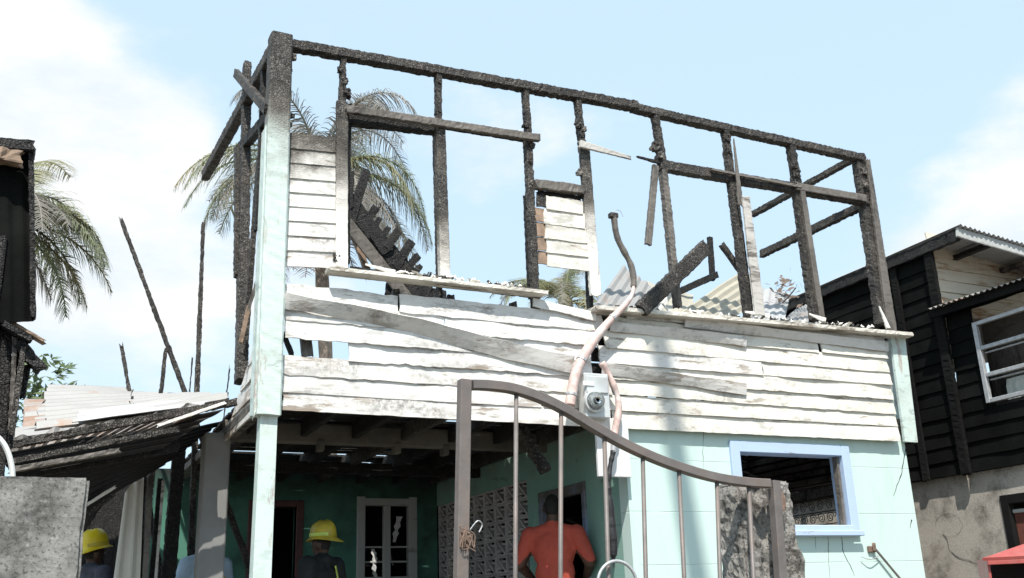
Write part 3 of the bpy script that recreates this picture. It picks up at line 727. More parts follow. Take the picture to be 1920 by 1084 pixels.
# left side wall boards, burnt towards the back
for r in range(4):
    z0 = zb + r * .15; y1 = (9.15, 8.75, 8.4, 8.1)[r]
    plank('siding_board', (1.455, y1, z0 - .01), (1.455, 7.76, z0 - .01), (1.47, 7.76, z0 + .155), (1.47, y1 - .2, z0 + .155), .017, (-1, 0, 0), SIDW, H, nu=14, warp=.012, rag=(.012, 0, .02, .08), seed=r + 30)
beam('edge_beam', (1.53, 7.75, 2.80), (1.53, 12.3, 2.86), .14, .08, CHG, H, seg=.12, rough=.008)
# paint flakes, ash and splinters on the sills
fl = MB()
for (a, b, n) in (((640, 497), (1010, 541), 60), ((1120, 570), (1680, 616), 85)):
    for i in range(n):
        t = random.random(); p = F(a[0] + (b[0] - a[0]) * t, a[1] + (b[1] - a[1]) * t + random.uniform(0, 4), 7.53 + random.random() * .11)
        if N3(p, 2.3, 4) < -.12: continue
        s = random.uniform(.008, .03) * (2.2 if random.random() < .15 else 1); an = random.uniform(0, 6.28)
        u = Vector((math.cos(an), math.sin(an), random.uniform(-.4, .4))) * s; v = Vector((-math.sin(an), math.cos(an), random.uniform(-.5, .5))) * s * .5
        h = Vector((0, 0, random.uniform(.004, .02)))
        fl.add([p - u - v, p + u - v * .6, p + u * .7 + v, p - u * .8 + v + h, p + h * 2], [(0, 1, 4), (1, 2, 4), (2, 3, 4), (3, 0, 4), (3, 2, 1, 0)])
tag(fl.build('paint_flakes', WFLK, H), kind='stuff')
fl = MB()
for (a, b, n) in (((640, 497), (1010, 541), 110), ((1120, 570), (1680, 616), 190)):
    for i in range(n):
        t = random.random(); p = F(a[0] + (b[0] - a[0]) * t, a[1] + (b[1] - a[1]) * t + random.uniform(0, 6), 7.52 + random.random() * .14)
        if N3(p, 2.0, 14) < -.05: continue
        u = Vector((random.gauss(0, 1), random.gauss(0, .6), random.gauss(0, .3))).normalized() * random.uniform(.008, .045)
        vs, fs = beam_geo(p - u, p + u, random.uniform(.008, .022), random.uniform(.008, .02), rough=.004, seg=.05, jag=.006); fl.add(vs, fs)
tag(fl.build('charred_bits', CH, H), kind='stuff')
for (a, b, wd) in (((1650, 578), (1664, 612), 9), ((1400, 585), (1440, 592), 10), ((1244, 572), (1262, 590), 7), ((690, 497), (735, 509), 9), ((1520, 590), (1545, 600), 10)):
    p, q = F(*a, 7.55), F(*b, 7.55); beam('splintered_batten', p, q, mpx(wd, p), .02, WFLK, H, rough=.005, t0=.4)
p, q = F(1398, 372, 7.55), F(1424, 590, 7.55); beam('ash_white_board', p, q, mpx(23, p), .03, ASH, H, rough=.006, t0=.75)
# ---- left side framing
XL = 1.50
def sb(a, b, wd, d, m, nm, X=XL, **k): return beam(nm, GX(*a, X), GX(*b, X), wd, d, m, H, nrm=Vector((1, 0, 0)), **k)
sb((512, 98), (386, 328), .125, .10, CH, 'side_wall_plate', rough=.012, jag=.06)
sb((463, 122), (452, 712), .17, .10, CH, 'side_stud', rough=.014, t0=.55)
sb((447, 280), (446, 515), .10, .07, CH, 'side_stud', X=1.46, rough=.014)
sb((497, 140), (484, 430), .07, .07, CHD, 'side_stud', rough=.008); sb((486, 300), (460, 640), .05, .05, CH, 'side_stud', rough=.008)
sb((503, 222), (446, 285), .10, .08, CHD, 'side_rail', rough=.012); sb((443, 138), (500, 205), .09, .05, CH, 'side_brace', rough=.006, X=1.44)
beam('hanging_splinter', F(484, 520, 7.9), F(466, 580, 7.9), .03, .02, CHG, H); beam('hanging_splinter', F(466, 578, 7.9), F(452, 640, 7.9), .035, .015, BARE, H)
# ---- right side framing, seen through the open front
XR = 8.08
def sr(a, b, wd, d, m, nm, **k): return beam(nm, GX(*a, XR), GX(*b, XR), wd, d, m, H, nrm=Vector((1, 0, 0)), **k)
sr((1602, 297), (1412, 402), .07, .08, CH, 'side_wall_plate', rough=.012); sr((1612, 388), (1430, 476), .095, .08, CH, 'side_rail', rough=.012)
# ---- porch: hanging charred timber
p, q = F(975, 800, 8.25), F(1022, 880, 8.05); beam('hanging_burnt_timber', p, q, .10, .09, CH, H, rough=.025, seg=.02)

# ================================================================== LOOSE TIMBERS / DEBRIS
def loosebeam(label, a, b, wpx, d, m, Y0, Y1=None, nm='charred_beam', group=None, **k):
    p, q = F(*a, Y0), F(*b, Y0 if Y1 is None else Y1)
    o = beam(nm, p, q, mpx(wpx, (p + q) / 2), d, m, None, **k); return tag(o, label, 'timber', group)
loosebeam('thick charred beam leaning on the right window sill, splintered upper end', (1206, 578), (1318, 468), 29, .09, CH, 7.50, 7.52, rough=.014, jag=.06)
loosebeam('short burnt batten standing upright behind leaning beam', (1336, 522), (1331, 448), 10, .05, CHD, 9.2, rough=.006)
loosebeam('charred rail lying low behind the leaning beam', (1262, 552), (1342, 516), 13, .06, CHD, 9.1, rough=.008)
loosebeam('small broken batten poking up left of the ash white board', (1354, 460), (1394, 516), 11, .05, CH, 7.8)
loosebeam('white ended split stick under leaning beam', (1230, 592), (1262, 545), 8, .03, WFLK, 7.9)
# left yard sticks
for lab, a, b, wd, Y in (('longest charred pole leaning steeply left of the house', (229, 417), (349, 742), 14, 11.0),
                         ('upright charred post with a pointed tip left of the house', (381, 424), (369, 742), 14, 10.8),
                         ('short charred stake leaning left, farthest left above zinc roof', (229, 655), (243, 737), 14, 11.2),
                         ('short thick charred stump beside foot of the leaning pole', (310, 662), (301, 744), 15, 11.0),
                         ('thin charred stick between leaning pole and upright post', (360, 680), (355, 742), 5, 11.1),
                         ('thin charred stick just left of the house corner', (430, 695), (425, 738), 5, 10.6)):
    p, q = F(*a, Y), F(*b, Y); dr = (q - p).normalized(); q2 = q + dr * ((q.z - .25) / max(.2, -dr.z))
    tag(beam('charred_pole', p, q2, mpx(wd, p), mpx(wd, p), CH, None, rough=.012, t0=.45, jag=.08), lab, 'pole', 'burnt poles left of the house')
# collapsed roof section seen through the left window bay
Yc = 8.9
CR = thing('collapsed_roof_section', F(760, 560, Yc), 'black collapsed piece of roof with stubby battens behind left window', 'roof debris')
def cb(a, b, wpx, d, m, nm, Y=Yc, **k):
    p, q = F(*a, Y), F(*b, Y); return beam(nm, p, q, mpx(wpx, (p + q) / 2), d, m, CR, **k)
cb((648, 372), (795, 560), 34, .06, CHD, 'rafter', rough=.012); cb((652, 420), (775, 575), 24, .03, CHG, 'board', Yc - .06, rough=.006); cb((675, 408), (800, 545), 26, .05, CHD, 'board', Yc + .03, rough=.012)
for (x, y, dx, dy, wd) in ((664, 395, 22, -72, 17), (655, 372, 3, -48, 13), (690, 412, 14, -22, 15), (730, 458, 16, -24, 17), (748, 490, 22, -34, 17), (758, 508, 24, -26, 14), (772, 520, 14, -18, 11), (780, 530, 22, -4, 10), (740, 545, 45, 14, 26), (795, 548, 36, 6, 20), (770, 535, 12, 24, 30), (700, 430, 10, -18, 11), (716, 448, 10, -18, 11)):
    cb((x - dx * .3, y - dy * .3), (x + dx, y + dy), wd, .05, CHD, 'batten', Yc + random.uniform(-.05, .05), rough=.012)
cb((705, 440), (725, 470), 26, .02, CHD, 'board', Yc - .05); cb((655, 420), (690, 510), 12, .04, BARE, 'board', Yc + .1)
# fallen zinc behind the right sill
def zsheet(label, c4, m, ridge='v', **k):
    o = sheet('corrugated_sheet', *[F(x, y, Y) for x, y, Y in c4], m, None, ridge=ridge, **k)
    return tag(o, label, 'roofing sheet', 'fallen roofing sheets on the upper floor')
zsheet('white corrugated sheet standing beside the burnt mast', ((1112, 575, 8.3), (1192, 600, 8.1), (1222, 535, 8.9), (1168, 497, 9.3)), ZINC, seed=2, pitch=.11, amp=.016, rag=0)
zsheet('plain pale sheet behind the leaning charred beam', ((1186, 596, 8.3), (1300, 606, 8.2), (1300, 552, 9.3), (1206, 526, 9.4)), ZINCY, seed=12, pitch=.2, amp=.008, rag=0)
zsheet('largest cream corrugated sheet lying on the sill, ridges rising right', ((1262, 596, 8.2), (1350, 612, 8.0), (1440, 556, 9.1), (1396, 503, 9.5)), ZINCY, seed=4, pitch=.095, amp=.017, rag=0)
zsheet('curled grey corrugated sheet behind the ash white board', ((1400, 606, 8.3), (1470, 610, 8.1), (1482, 545, 9.0), (1412, 524, 9.2)), ZINCG, seed=6, warp=.08, rag=.01)
zsheet('low pale sheet at the foot of the right studs', ((1450, 616, 8.2), (1542, 616, 8.0), (1530, 562, 9.6), (1492, 580, 9.4)), ZINC, seed=8, rag=0)
# dried branch
DB = thing('dried_branch', F(1470, 590, 8.6), 'withered twig with curled brown leaves behind the right sill', 'branch')
st = [F(x, y, 8.7) for x, y in ((1452, 600), (1462, 575), (1480, 555), (1492, 540))]; MB().tube(spline(st), .008, 6).build('stem', CH, DB)
lv = MB()
for i in range(60):
    p = F(random.gauss(1474, 16), random.gauss(545, 15), 8.7 + random.uniform(-.2, .2)); s = random.uniform(.03, .065)
    u = Vector((random.gauss(0, 1), random.gauss(0, 1), random.gauss(0, 1))).normalized() * s; v = u.orthogonal().normalized() * s * .45
    lv.add([p - u, p + v, p + u, p - v + Vector((0, 0, .01))], [(0, 1, 2), (0, 2, 3)])
tag(lv.build('leaves', LFB, DB), kind='stuff')

# ================================================================== SERVICE MAST, METER
MS = thing('service_mast', F(1075, 745, 7.5), 'burnt service mast and bowed pinkish conduit rising over the siding', 'mast')
up = [F(x, y, 7.5) for x, y in ((1151, 403), (1154, 430), (1160, 452), (1172, 475), (1183, 497), (1188, 520), (1188, 538))]
MB().tube(spline(up, 4), [.030 + .008 * N3(p, 14) for p in spline(up, 4)], 9).build('burnt_pipe', CHG, MS)
hp = F(1151, 404, 7.5); MB().bx(hp + Vector((-.05, -.03, -.03)), hp + Vector((.035, .03, .02))).build('pipe_head', CH, MS)
MB().tube(spline([hp + Vector((.0, 0, .02)), hp + Vector((.03, 0, .06)), hp + Vector((.08, 0, .05)), hp + Vector((.10, 0, .0))], 4), .003, 5).build('wire', ALU, MS)
dn = spline([F(x, y, 7.49) for x, y in ((1188, 530), (1186, 550), (1172, 572), (1145, 600), (1118, 632), (1096, 666), (1080, 700), (1071, 745), (1069, 760))], 5)
MB().tube(dn, [.012 + .035 * min(1, i / 22) for i in range(len(dn))], 10).build('conduit', PINK, MS, True)
for i_ in (14, 26, 34):
    if i_ + 1 < len(dn): MB().tube([dn[i_], dn[i_].lerp(dn[i_ + 1], .6)], .012 + .035 * min(1, i_ / 22) + .006, 10).build('clamp', ALU, MS)
EM = thing('electric_meter', F(1112, 790, 7.55), 'grey electric meter box with round glass dial on white siding', 'meter')
a, b = F(1085, 705, 7.56), F(1131, 778, 7.56)
MB().bx((a.x, 7.46, b.z - .05), (b.x + .02, 7.60, a.z + .01), .01).build('box', METER, EM)
MB().bx((a.x + .01, 7.445, F(1100, 738, 7.5).z), (b.x, 7.461, a.z - .02), .006).build('cover', METER, EM)
t0 = F(1093, 712, 7.44); MB().bx((t0.x, 7.437, t0.z - .05), (t0.x + .11, 7.4445, t0.z - .01), .002).build('label_plate', PANEL, EM)
cc = F(1114, 753, 7.44)
def lathe(prof, c, n=28, ax='y'):
    vs = []; fs = []
    for (r, h) in prof:
        for k in range(n):
            a = 2 * math.pi * k / n; vs.append(Vector(c) + (Vector((r * math.cos(a), h, r * math.sin(a))) if ax == 'y' else Vector((r * math.cos(a), r * math.sin(a), h))))
    for i in range(len(prof) - 1):
        for k in range(n): fs.append((i * n + k, i * n + (k + 1) % n, (i + 1) * n + (k + 1) % n, (i + 1) * n + k))
    fs.append(tuple(range(n))); fs.append(tuple((len(prof) - 1) * n + k for k in reversed(range(n)))); return vs, fs
obj('dial', *lathe([(.05, 0), (.05, -.02), (.0495, -.03), (.02, -.03)], cc), DIALM, EM, True)
obj('glass_cover', *lathe([(.092, .02), (.092, -.012), (.078, -.016), (.076, -.05), (.066, -.072), (.03, -.08)], cc), GLASS, EM, True)
obj('ring', *lathe([(.096, .02), (.096, -.018), (.082, -.02), (.082, .019)], cc), METER, EM)
pa_ = F(1119, 800, 7.57); pb_ = F(1182, 895, 7.57)
MB().bx((F(1120, 850, 7.57).x, 7.565, pb_.z), (F(1181, 850, 7.57).x, 7.60, F(1150, 785, 7.57).z), .004).build('backing_panel', PANEL, EM)
SC_ = thing('service_cable', F(1150, 1060, 7.5), 'pinkish conduit stub and charred black cable dangling below the meter', 'cable')
c1 = spline([F(x, y, 7.49) for x, y in ((1128, 680), (1140, 700), (1150, 722), (1158, 745), (1160, 770), (1155, 800), (1152, 815))], 5)
MB().tube(c1, [.028 + .014 * N3(p, 9, 4) for p in c1], 10).build('conduit', PINK, SC_, True)
MB().tube([F(1152, 812, 7.49), F(1150, 848, 7.49)], .026, 10).build('coupling', ALU, SC_)
c2 = spline([F(x, y, 7.49) for x, y in ((1150, 846), (1143, 880), (1140, 910), (1143, 950), (1146, 990), (1149, 1020), (1150, 1045), (1151, 1064))], 6)
MB().tube(c2, [max(.004, (.024 + .02 * max(0, math.sin(i * .11 - 1.2)) + .012 * N3(p, 20)) * (1 if i < 36 else max(.1, (len(c2) - i) / 14))) for i, p in enumerate(c2)], 9).build('cable', CABLE, SC_)

# ================================================================== LEAN-TO ROOF ON THE LEFT
LT = thing('collapsed_lean_to', (-.2, 9.5, .25), 'collapsed lean-to with sooty corrugated roof left of the house', 'lean-to')
def ls(nm, c4, m, ridge='v', **k): return sheet(nm, *[F(x, y, Y) for x, y, Y in c4], m, LT, ridge=ridge, **k)
ls('roof_sheet', ((60, 808, 8.6), (250, 784, 8.6), (245, 732, 11.6), (90, 728, 11.6)), ZINC, 'u', seed=1, pitch=.30, amp=.045, rag=.05)
ls('roof_sheet', ((236, 786, 8.62), (436, 744, 8.6), (330, 742, 11.3), (232, 740, 11.5)), ZINC, 'u', seed=3, pitch=.30, amp=.045, rag=.05)
ls('roof_sheet', ((42, 806, 8.75), (84, 800, 8.75), (84, 752, 11.0), (46, 752, 11.0)), ZINCR, 'u', seed=5, pitch=.30, amp=.045)
ls('roof_sheet', ((4, 822, 8.45), (150, 806, 8.45), (156, 790, 8.9), (10, 806, 8.9)), ZINC, 'u', seed=7, rag=.02)
ls('roof_sheet', ((140, 793, 8.5), (380, 757, 8.45), (410, 742, 9.2), (150, 772, 9.2)), ZINCG, 'u', seed=9, rag=.03)
ls('roof_sheet', ((4, 858, 8.42), (300, 808, 8.42), (440, 748, 8.5), (4, 826, 8.44)), ZINCB, 'v', seed=11, rag=.06, pitch=.09, amp=.014)
ls('roof_sheet', ((24, 892, 8.35), (300, 842, 8.5), (420, 768, 8.5), (4, 850, 8.36)), ZINCK, 'u', seed=13, rag=.05, warp=.05)
def lb(a, b, wpx, d, m, nm, Y0, Y1=None, **k):
    p, q = F(*a, Y0), F(*b, Y1 or Y0); return beam(nm, p, q, mpx(wpx, (p + q) / 2), d, m, LT, **k)
lb((2, 838), (438, 755), 14, .08, CH, 'rafter', 8.34, rough=.014); lb((22, 866), (330, 806), 11, .06, CH, 'rafter', 8.3, rough=.012); lb((20, 882), (220, 846), 10, .07, CHG, 'rafter', 8.28, rough=.01)
lb((300, 797), (418, 757), 6, .03, WFLK, 'metal_edge', 8.3, rough=.003)
lb((30, 892), (330, 838), 20, .06, CHD, 'rafter', 8.6, rough=.01)
ls('roof_sheet', ((160, 962, 9.2), (300, 880, 9.4), (420, 790, 9.4), (40, 880, 8.6)), ZINCK, 'u', seed=15, warp=.06)
ls('hanging_sheet', ((150, 1010, 9.3), (240, 880, 9.5), (340, 850, 9.6), (160, 920, 9.2)), ZINCK, 'v', seed=17)
lb((165, 945), (213, 915), 6, .04, WFLK, 'metal_edge', 9.1); lb((170, 960), (210, 930), 8, .04, CH, 'batten', 9.12)
def toG(a, b, Y, wpx, d, m, nm, **k):
    p, q = F(*a, Y), F(*b, Y); dr = (q - p).normalized(); q = q + dr * ((q.z - .25) / -dr.z); return beam(nm, p, q, mpx(wpx, p), d, m, LT, **k)
toG((282, 896), (272, 1084), 9.6, 10, .06, CHG, 'post', rough=.008); toG((300, 900), (284, 1084), 9.7, 9, .05, CHD, 'post', rough=.008); toG((306, 905), (292, 1084), 9.6, 5, .03, ASH, 'post', rough=.004)
toG((335, 850), (315, 1084), 9.8, 24, .1, CHD, 'post', rough=.012); toG((270, 900), (262, 1084), 9.65, 6, .05, CHD, 'post', rough=.008)
# standing zinc sheet
p0 = F(212, 1100, 9.9); 
ZINCC = m_zinc('brightened_cream_zinc', (.66, .63, .56), (.64, .8))  # zinc colour brightened so the sheet looks sunlit under the lean-to
SS = sheet('corrugated_sheet', (F(200, 1060, 9.6).x, 9.6, .25), (F(276, 1060, 9.6).x, 9.6, .25), F(270, 896, 9.6), F(234, 925, 9.6), ZINCC, None, seed=21, pitch=.09, amp=.013, rag=.05)
tag(SS, 'pale upright corrugated sheet behind the left firefighter', 'roofing sheet')
# far side of the lean-to: sooty boards close the back
for i in range(9):
    x = -1.6 + i * .31
    plank('back_board', (x, 12.5 + .022 * (i % 2), .25), (x + .33, 12.5 + .022 * (i % 2), .25), (x + .33, 12.5 + .022 * (i % 2), 2.5 + .08 * i), (x, 12.5 + .022 * (i % 2), 2.45 + .08 * i), .02, (0, -1, 0), CHD, LT, nu=2, nv=10, rag=(0, 0, .06, 0), seed=i)

# ================================================================== LEFT BURNT NEIGHBOUR
LN = thing('burnt_shed', (-.6, 6.4, .25), 'tall blackened wall remnant at the left edge of the photo', 'building')
Yn = 6.4
def ln(nm, c4, m, ridge='v', **k): return sheet(nm, *[F(x, y, Y) for x, y, Y in c4], m, LN, ridge=ridge, **k)
ln('wall_sheet', ((-260, 640, 6.2), (62, 600, Yn), (60, 285, Yn), (-260, 262, 6.2)), BLKW, seed=31, rag=.06, warp=.05, amp=.006)
ln('wall_sheet', ((-260, 640, 6.25), (30, 640, Yn + .06), (40, 290, Yn + .06), (-260, 262, 6.25)), BLKW, seed=33, rag=.06)
def lnb(a, b, wpx, d, m, nm, Y=Yn, **k):
    p, q = F(*a, Y), F(*b, Y); return beam(nm, p, q, mpx(wpx, (p + q) / 2), d, m, LN, **k)
lnb((-240, 262), (60, 281), 24, .16, CHD, 'wall_plate', rough=.012); lnb((-60, 280), (30, 297), 26, .10, BARE, 'split_timber', Yn - .1, rough=.02, jag=.06)
lnb((58, 292), (62, 590), 10, .10, CHD, 'corner_stud', rough=.014)
lnb((10, 612), (52, 636), 12, .12, CHD, 'broken_rail', Yn - .05, rough=.012); lnb((18, 605), (78, 640), 6, .10, BARE, 'board_end', Yn + .05, rough=.006)
lnb((36, 648), (74, 690), 22, .1, CHD, 'broken_board', rough=.02); 
for (a, b, wd, m) in (((14, 590), (-4, 900), 22, CHD), ((38, 640), (8, 860), 20, CHD), ((28, 640), (20, 800), 9, CHG), ((44, 655), (22, 812), 11, CH), ((2, 690), (-10, 900), 20, CHD), ((50, 690), (40, 740), 14, CHD)):
    lnb(a, b, wd, .05, m, 'hanging_board', Yn + random.uniform(-.05, .1), rough=.012)
p, q = F(-30, 600, Yn), F(-30, 900, Yn); beam('post', (p.x, Yn, .25), p + Vector((0, 0, .5)), .14, .14, CHD, LN)
beam('post', (p.x - 1.6, Yn - .2, .25), p + Vector((-1.6, -.2, 1.5)), .14, .14, CHD, LN)
tag(MB().tube(spline([F(x, y, 4.6) for x, y in ((-30, 800), (0, 824), (14, 846), (22, 875), (24, 900))], 5), .011, 7).build('bent_wire', WIRE), 'pale bent wire curving down onto the grey concrete wall', 'wire')

# ================================================================== GARDEN WALL, GATE, PILLAR
def rough_block(name, x0, x1, y0, y1, z0, z1, m, amp=.012, res=.035, fn=None, parent=None):
    bm = bmesh.new(); bmesh.ops.create_cube(bm, size=1)
    for v in bm.verts: v.co = Vector((x0 if v.co.x < 0 else x1, y0 if v.co.y < 0 else y1, z0 if v.co.z < 0 else z1))
    bmesh.ops.bevel(bm, geom=bm.edges[:], offset=.012, segments=2, affect='EDGES')
    for ax, a, b in ((0, x0, x1), (1, y0, y1), (2, z0, z1)):
        n = int((b - a) / res)
        for i in range(1, n):
            c = Vector((0, 0, 0)); c[ax] = a + (b - a) * i / n; nn = Vector((0, 0, 0)); nn[ax] = 1
            bmesh.ops.bisect_plane(bm, geom=bm.verts[:] + bm.edges[:] + bm.faces[:], plane_co=c, plane_no=nn)
    bm.normal_update()
    for v in bm.verts:
        p = v.co.copy(); d = N3(p, 5, 2) * amp + N3(p, 17, 5) * amp * .6 + N3(p, 40, 9) * amp * .3
        if fn: d += fn(p)
        v.co = p + v.normal * d
    bm.verts.index_update()
    o = obj(name, [v.co.copy() for v in bm.verts], [tuple(v.index for v in f.verts) for f in bm.faces], m, parent); bm.free(); return o
xr = F(163, 950, 4.0).x
tag(rough_block('concrete_wall', -2.2, xr, 4.0, 4.16, .2, F(80, 894, 4.0).z, CON1, .008), 'low rough grey concrete wall end at lower left', 'wall')
pz = F(1400, 900, 4.1).z; px0 = F(1347, 1000, 4.27).x; px1 = F(1483, 960, 4.1).x
def pil(p):
    d = 0
    if p.y < 4.14:
        u = (p.x - px0) / (px1 - px0) - .42 - .06 * math.sin(p.z * 6); d -= .05 * math.exp(-(u / .13) ** 2) * (.6 + .6 * abs(N3(p, 6, 1)))
    if p.x > px1 - .03 and p.z < 1.45: d += .03
    if p.z > pz - .04: d += .02 * N3(p, 8, 3)
    return d + .012 * N3(p, 26, 4)
tag(rough_block('concrete_pillar', px0, px1, 4.08, 4.27, .2, pz, CON2, .012, .022, pil), 'crumbling concrete gate pillar behind the right end of the gate', 'pillar')
GT = thing('metal_gate', F(1160, 1300, 4.0), 'brown metal garden gate with swan neck top rail and thin bars', 'gate')
Yg = 4.0
def ext(a, b): # extend a pixel line to the ground behind the gate
    p, q = F(*a, Yg), F(*b, Yg); dr = (q - p).normalized(); return p, q + dr * ((q.z - .33) / -dr.z)
def sqtube(nm, pts, wd, dp, m, parent):
    vs = []; fs = []; n = len(pts)
    for i, p in enumerate(pts):
        t = (pts[min(i + 1, n - 1)] - pts[max(i - 1, 0)]).normalized(); s = t.cross(Vector((0, 1, 0))).normalized() * wd / 2; d = Vector((0, dp / 2, 0)); c = .15
        for (u, v) in ((-1, -1 + c), (-1 + c, -1), (1 - c, -1), (1, -1 + c), (1, 1 - c), (1 - c, 1), (-1 + c, 1), (-1, 1 - c)): vs.append(p + s * u + d * v)
    for i in range(n - 1):
        for j in range(8): a = i * 8 + j; b = i * 8 + (j + 1) % 8; fs.append((a, b, b + 8, a + 8))
    fs.append(tuple(reversed(range(8)))); fs.append(tuple((n - 1) * 8 + j for j in range(8))); return obj(nm, vs, fs, m, parent)
sqtube('latch_post', list(ext((871, 713), (864, 1084))), .052, .052, GATE, GT)
sqtube('hinge_post', list(ext((1451, 902), (1464, 1084))), .046, .05, GATE, GT)
rl = spline([F(x, y, Yg) for x, y in ((884, 722), (915, 723), (960, 729), (1010, 745), (1060, 769), (1120, 805), (1180, 838), (1250, 868), (1330, 893), (1395, 904), (1440, 907))], 6)
sqtube('top_rail', rl, .042, .05, GATE, GT)
for a, b in (((968, 738), (966, 1084)), ((1052, 770), (1051, 1084)), ((1133, 818), (1141, 1084)), ((1205, 855), (1211, 1084)), ((1273, 884), (1283, 1084)), ((1344, 902), (1350, 1084)), ((1404, 912), (1413, 1084))):
    MB().tube(list(ext(a, b)), .0105, 8).build('bar', GATE, GT, True)
p0, p1 = ext((871, 713), (864, 1084)); q0, q1 = ext((1451, 902), (1464, 1084))
sqtube('bottom_rail', [p1 + Vector((.03, 0, .03)), q1 + Vector((-.03, 0, .03))], .042, .05, GATE, GT)
rc = F(1158, 1096, Yg - .03); MB().tube([rc + Vector((math.cos(a) * .1, 0, math.sin(a) * .1)) for a in [i * math.pi / 18 for i in range(37)]], .0075, 7).build('scroll_ring', ALU, GT, True)
lk = F(872, 1012, Yg - .03); MB().bx(lk + Vector((-.024, -.006, -.032)), lk + Vector((.024, .006, .03)), .003).build('latch_plate', RUST, GT)
for i in range(7):
    pts = [lk + Vector((random.uniform(-.035, .04), -.015, random.uniform(-.05, .06))) for _ in range(4)]; MB().tube(spline(pts, 4), .0025, 5).build('binding_wire', RUST, GT)
MB().tube(spline([lk + Vector((.02, -.01, .04)), lk + Vector((.05, -.02, .075)), lk + Vector((.075, -.01, .06)), lk + Vector((.06, -.01, .03))], 4), .003, 5).build('binding_wire', ALU, GT)
for (x, y) in ((1459, 940), (1468, 1130)):
    hg = F(x, y, Yg); MB().tube([hg + Vector((.03, .01, -.045)), hg + Vector((.03, .01, .045))], .013, 8).bx(hg + Vector((.02, .01, -.03)), hg + Vector((.06, .10, .03)), .004).build('hinge', RUST, GT)

# ================================================================== RIGHT BURNT NEIGHBOUR
RN = thing('scorched_house', (9.8, 8.5, .25), 'blackened timber house with zinc roof and concrete base at right', 'house')
XN = 9.6; zt = GX(1745, 455, XN).z; yb = 8.22; zw = 2.53
# base
dyo = GX(1872, 950, XN).y; dzo = GX(1880, 928, XN).z
w = MB(); w.box((XN + .05, dyo, .25), (XN + .2, 14.5, zw)); w.box((XN + .05, 6.9, dzo), (XN + .2, dyo, zw)); w.box((XN + .05, 5.2, .25), (XN + .2, 6.9, zw)); w.build('concrete_base', CON3, RN)
MB().bx((XN + .035, dyo - .10, .25), (XN + .12, dyo, dzo)).build('door_frame', BLKT, RN); MB().bx((XN + .035, 6.9, dzo - .1), (XN + .12, dyo - .1, dzo)).build('door_frame', BLKT, RN)
MB().bx((XN + .10, 6.9, .25), (XN + .14, dyo - .1, dzo - .18)).build('door', BROWND, RN); MB().bx((XN + .08, 6.9, dzo - .2), (XN + .13, dyo - .1, dzo - .16)).build('lintel', GRYP, RN)
# siding boards
bh2 = .165; nb = int((zt - zw) / bh2) + 1
wy1, wy0 = GX(1828, 605, XN).y, 6.55; wz1_, wz0_ = GX(1828, 606, XN).z, GX(1850, 758, XN).z
ze = GX(1800, 565, XN).z
for i in range(nb):
    z0 = zw + i * bh2; z1 = min(zt, z0 + bh2 + .01)
    plank('siding_board', (XN - .018, 14.4, z0), (XN - .018, yb, z0), (XN, yb, z1), (XN, 14.4, z1), .02, (-1, 0, 0), BLKW, RN, nu=30, nv=1, warp=.01, rag=(.012, .02, 0, 0), seed=i * 3.1)
    if z0 < ze:
        segs = [(yb - .1, 5.3)]
        if z1 > wz0_ and z0 < wz1_: segs = [(yb - .1, wy1 + .03), (wy0 - .03, 5.3)]
        for (a, b) in segs: plank('siding_board', (XN - .018, a, z0), (XN - .018, b, z0), (XN, b, min(z1, ze)), (XN, a, min(z1, ze)), .02, (-1, 0, 0), BLKW, RN, nu=20, nv=1, warp=.008, rag=(.01, 0, 0, 0), seed=i * 2.3 + 50)
beam('corner_trim', (XN - .04, yb - .04, zw), (XN - .04, yb - .04, zt - .05), .13, .05, BLKT, RN, nrm=Vector((1, 0, 0)), rough=.008)
beam('wall_batten', (XN - .03, yb + .55, zw), (XN - .03, yb + .55, zt - .1), .10, .03, BLKT, RN, nrm=Vector((1, 0, 0)), rough=.006)
# window with three lights
WNn = thing('window', (XN, (wy0 + wy1) / 2, wz0_), None, None); WNn.parent = RN; WNn.location -= wloc(RN)
for a, b in (((XN - .05, wy1 - .045, wz0_), (XN, wy1 + .01, wz1_)), ((XN - .05, wy0, wz0_), (XN, wy0 + .05, wz1_)), ((XN - .05, wy0 + .051, wz0_), (XN, wy1 - .046, wz0_ + .045)), ((XN - .05, wy0 + .051, wz1_ - .045), (XN, wy1 - .046, wz1_)), ((XN - .04, (wy0 + wy1) / 2 - .13, wz0_ + .046), (XN, (wy0 + wy1) / 2 - .095, wz1_ - .046))):
    MB().bx(a, b, .004).build('frame', ALU, WNn)
for k in (1, 2):
    z = wz0_ + (wz1_ - wz0_) * k / 3; MB().bx((XN - .045, wy0 + .052, z - .022), (XN - .003, wy1 - .047, z + .022), .004).build('glazing_bar', ALU, WNn)
    MB().bx((XN - .0, wy0 + .05, z - .06), (XN + .04, wy1 - .05, z - .045), .004).build('glazing_bar', ALU, WNn)
plank('curtain', (XN + .12, wy1 - .14, wz0_ + .02), (XN + .12, wy0 + .1, wz0_ + .02), (XN + .14, wy0 + .1, wz0_ + .26), (XN + .14, wy1 - .16, wz0_ + .25), .01, (-1, 0, 0), m_simple('pale_curtain', (.50, .54, .50), .8, .15, 8), WNn, nu=14, warp=.05, fr=8)
MB().box((XN + .55, 5.3, zw), (XN + .6, 8.1, 4.35)).build('inner_wall', CHG, RN)
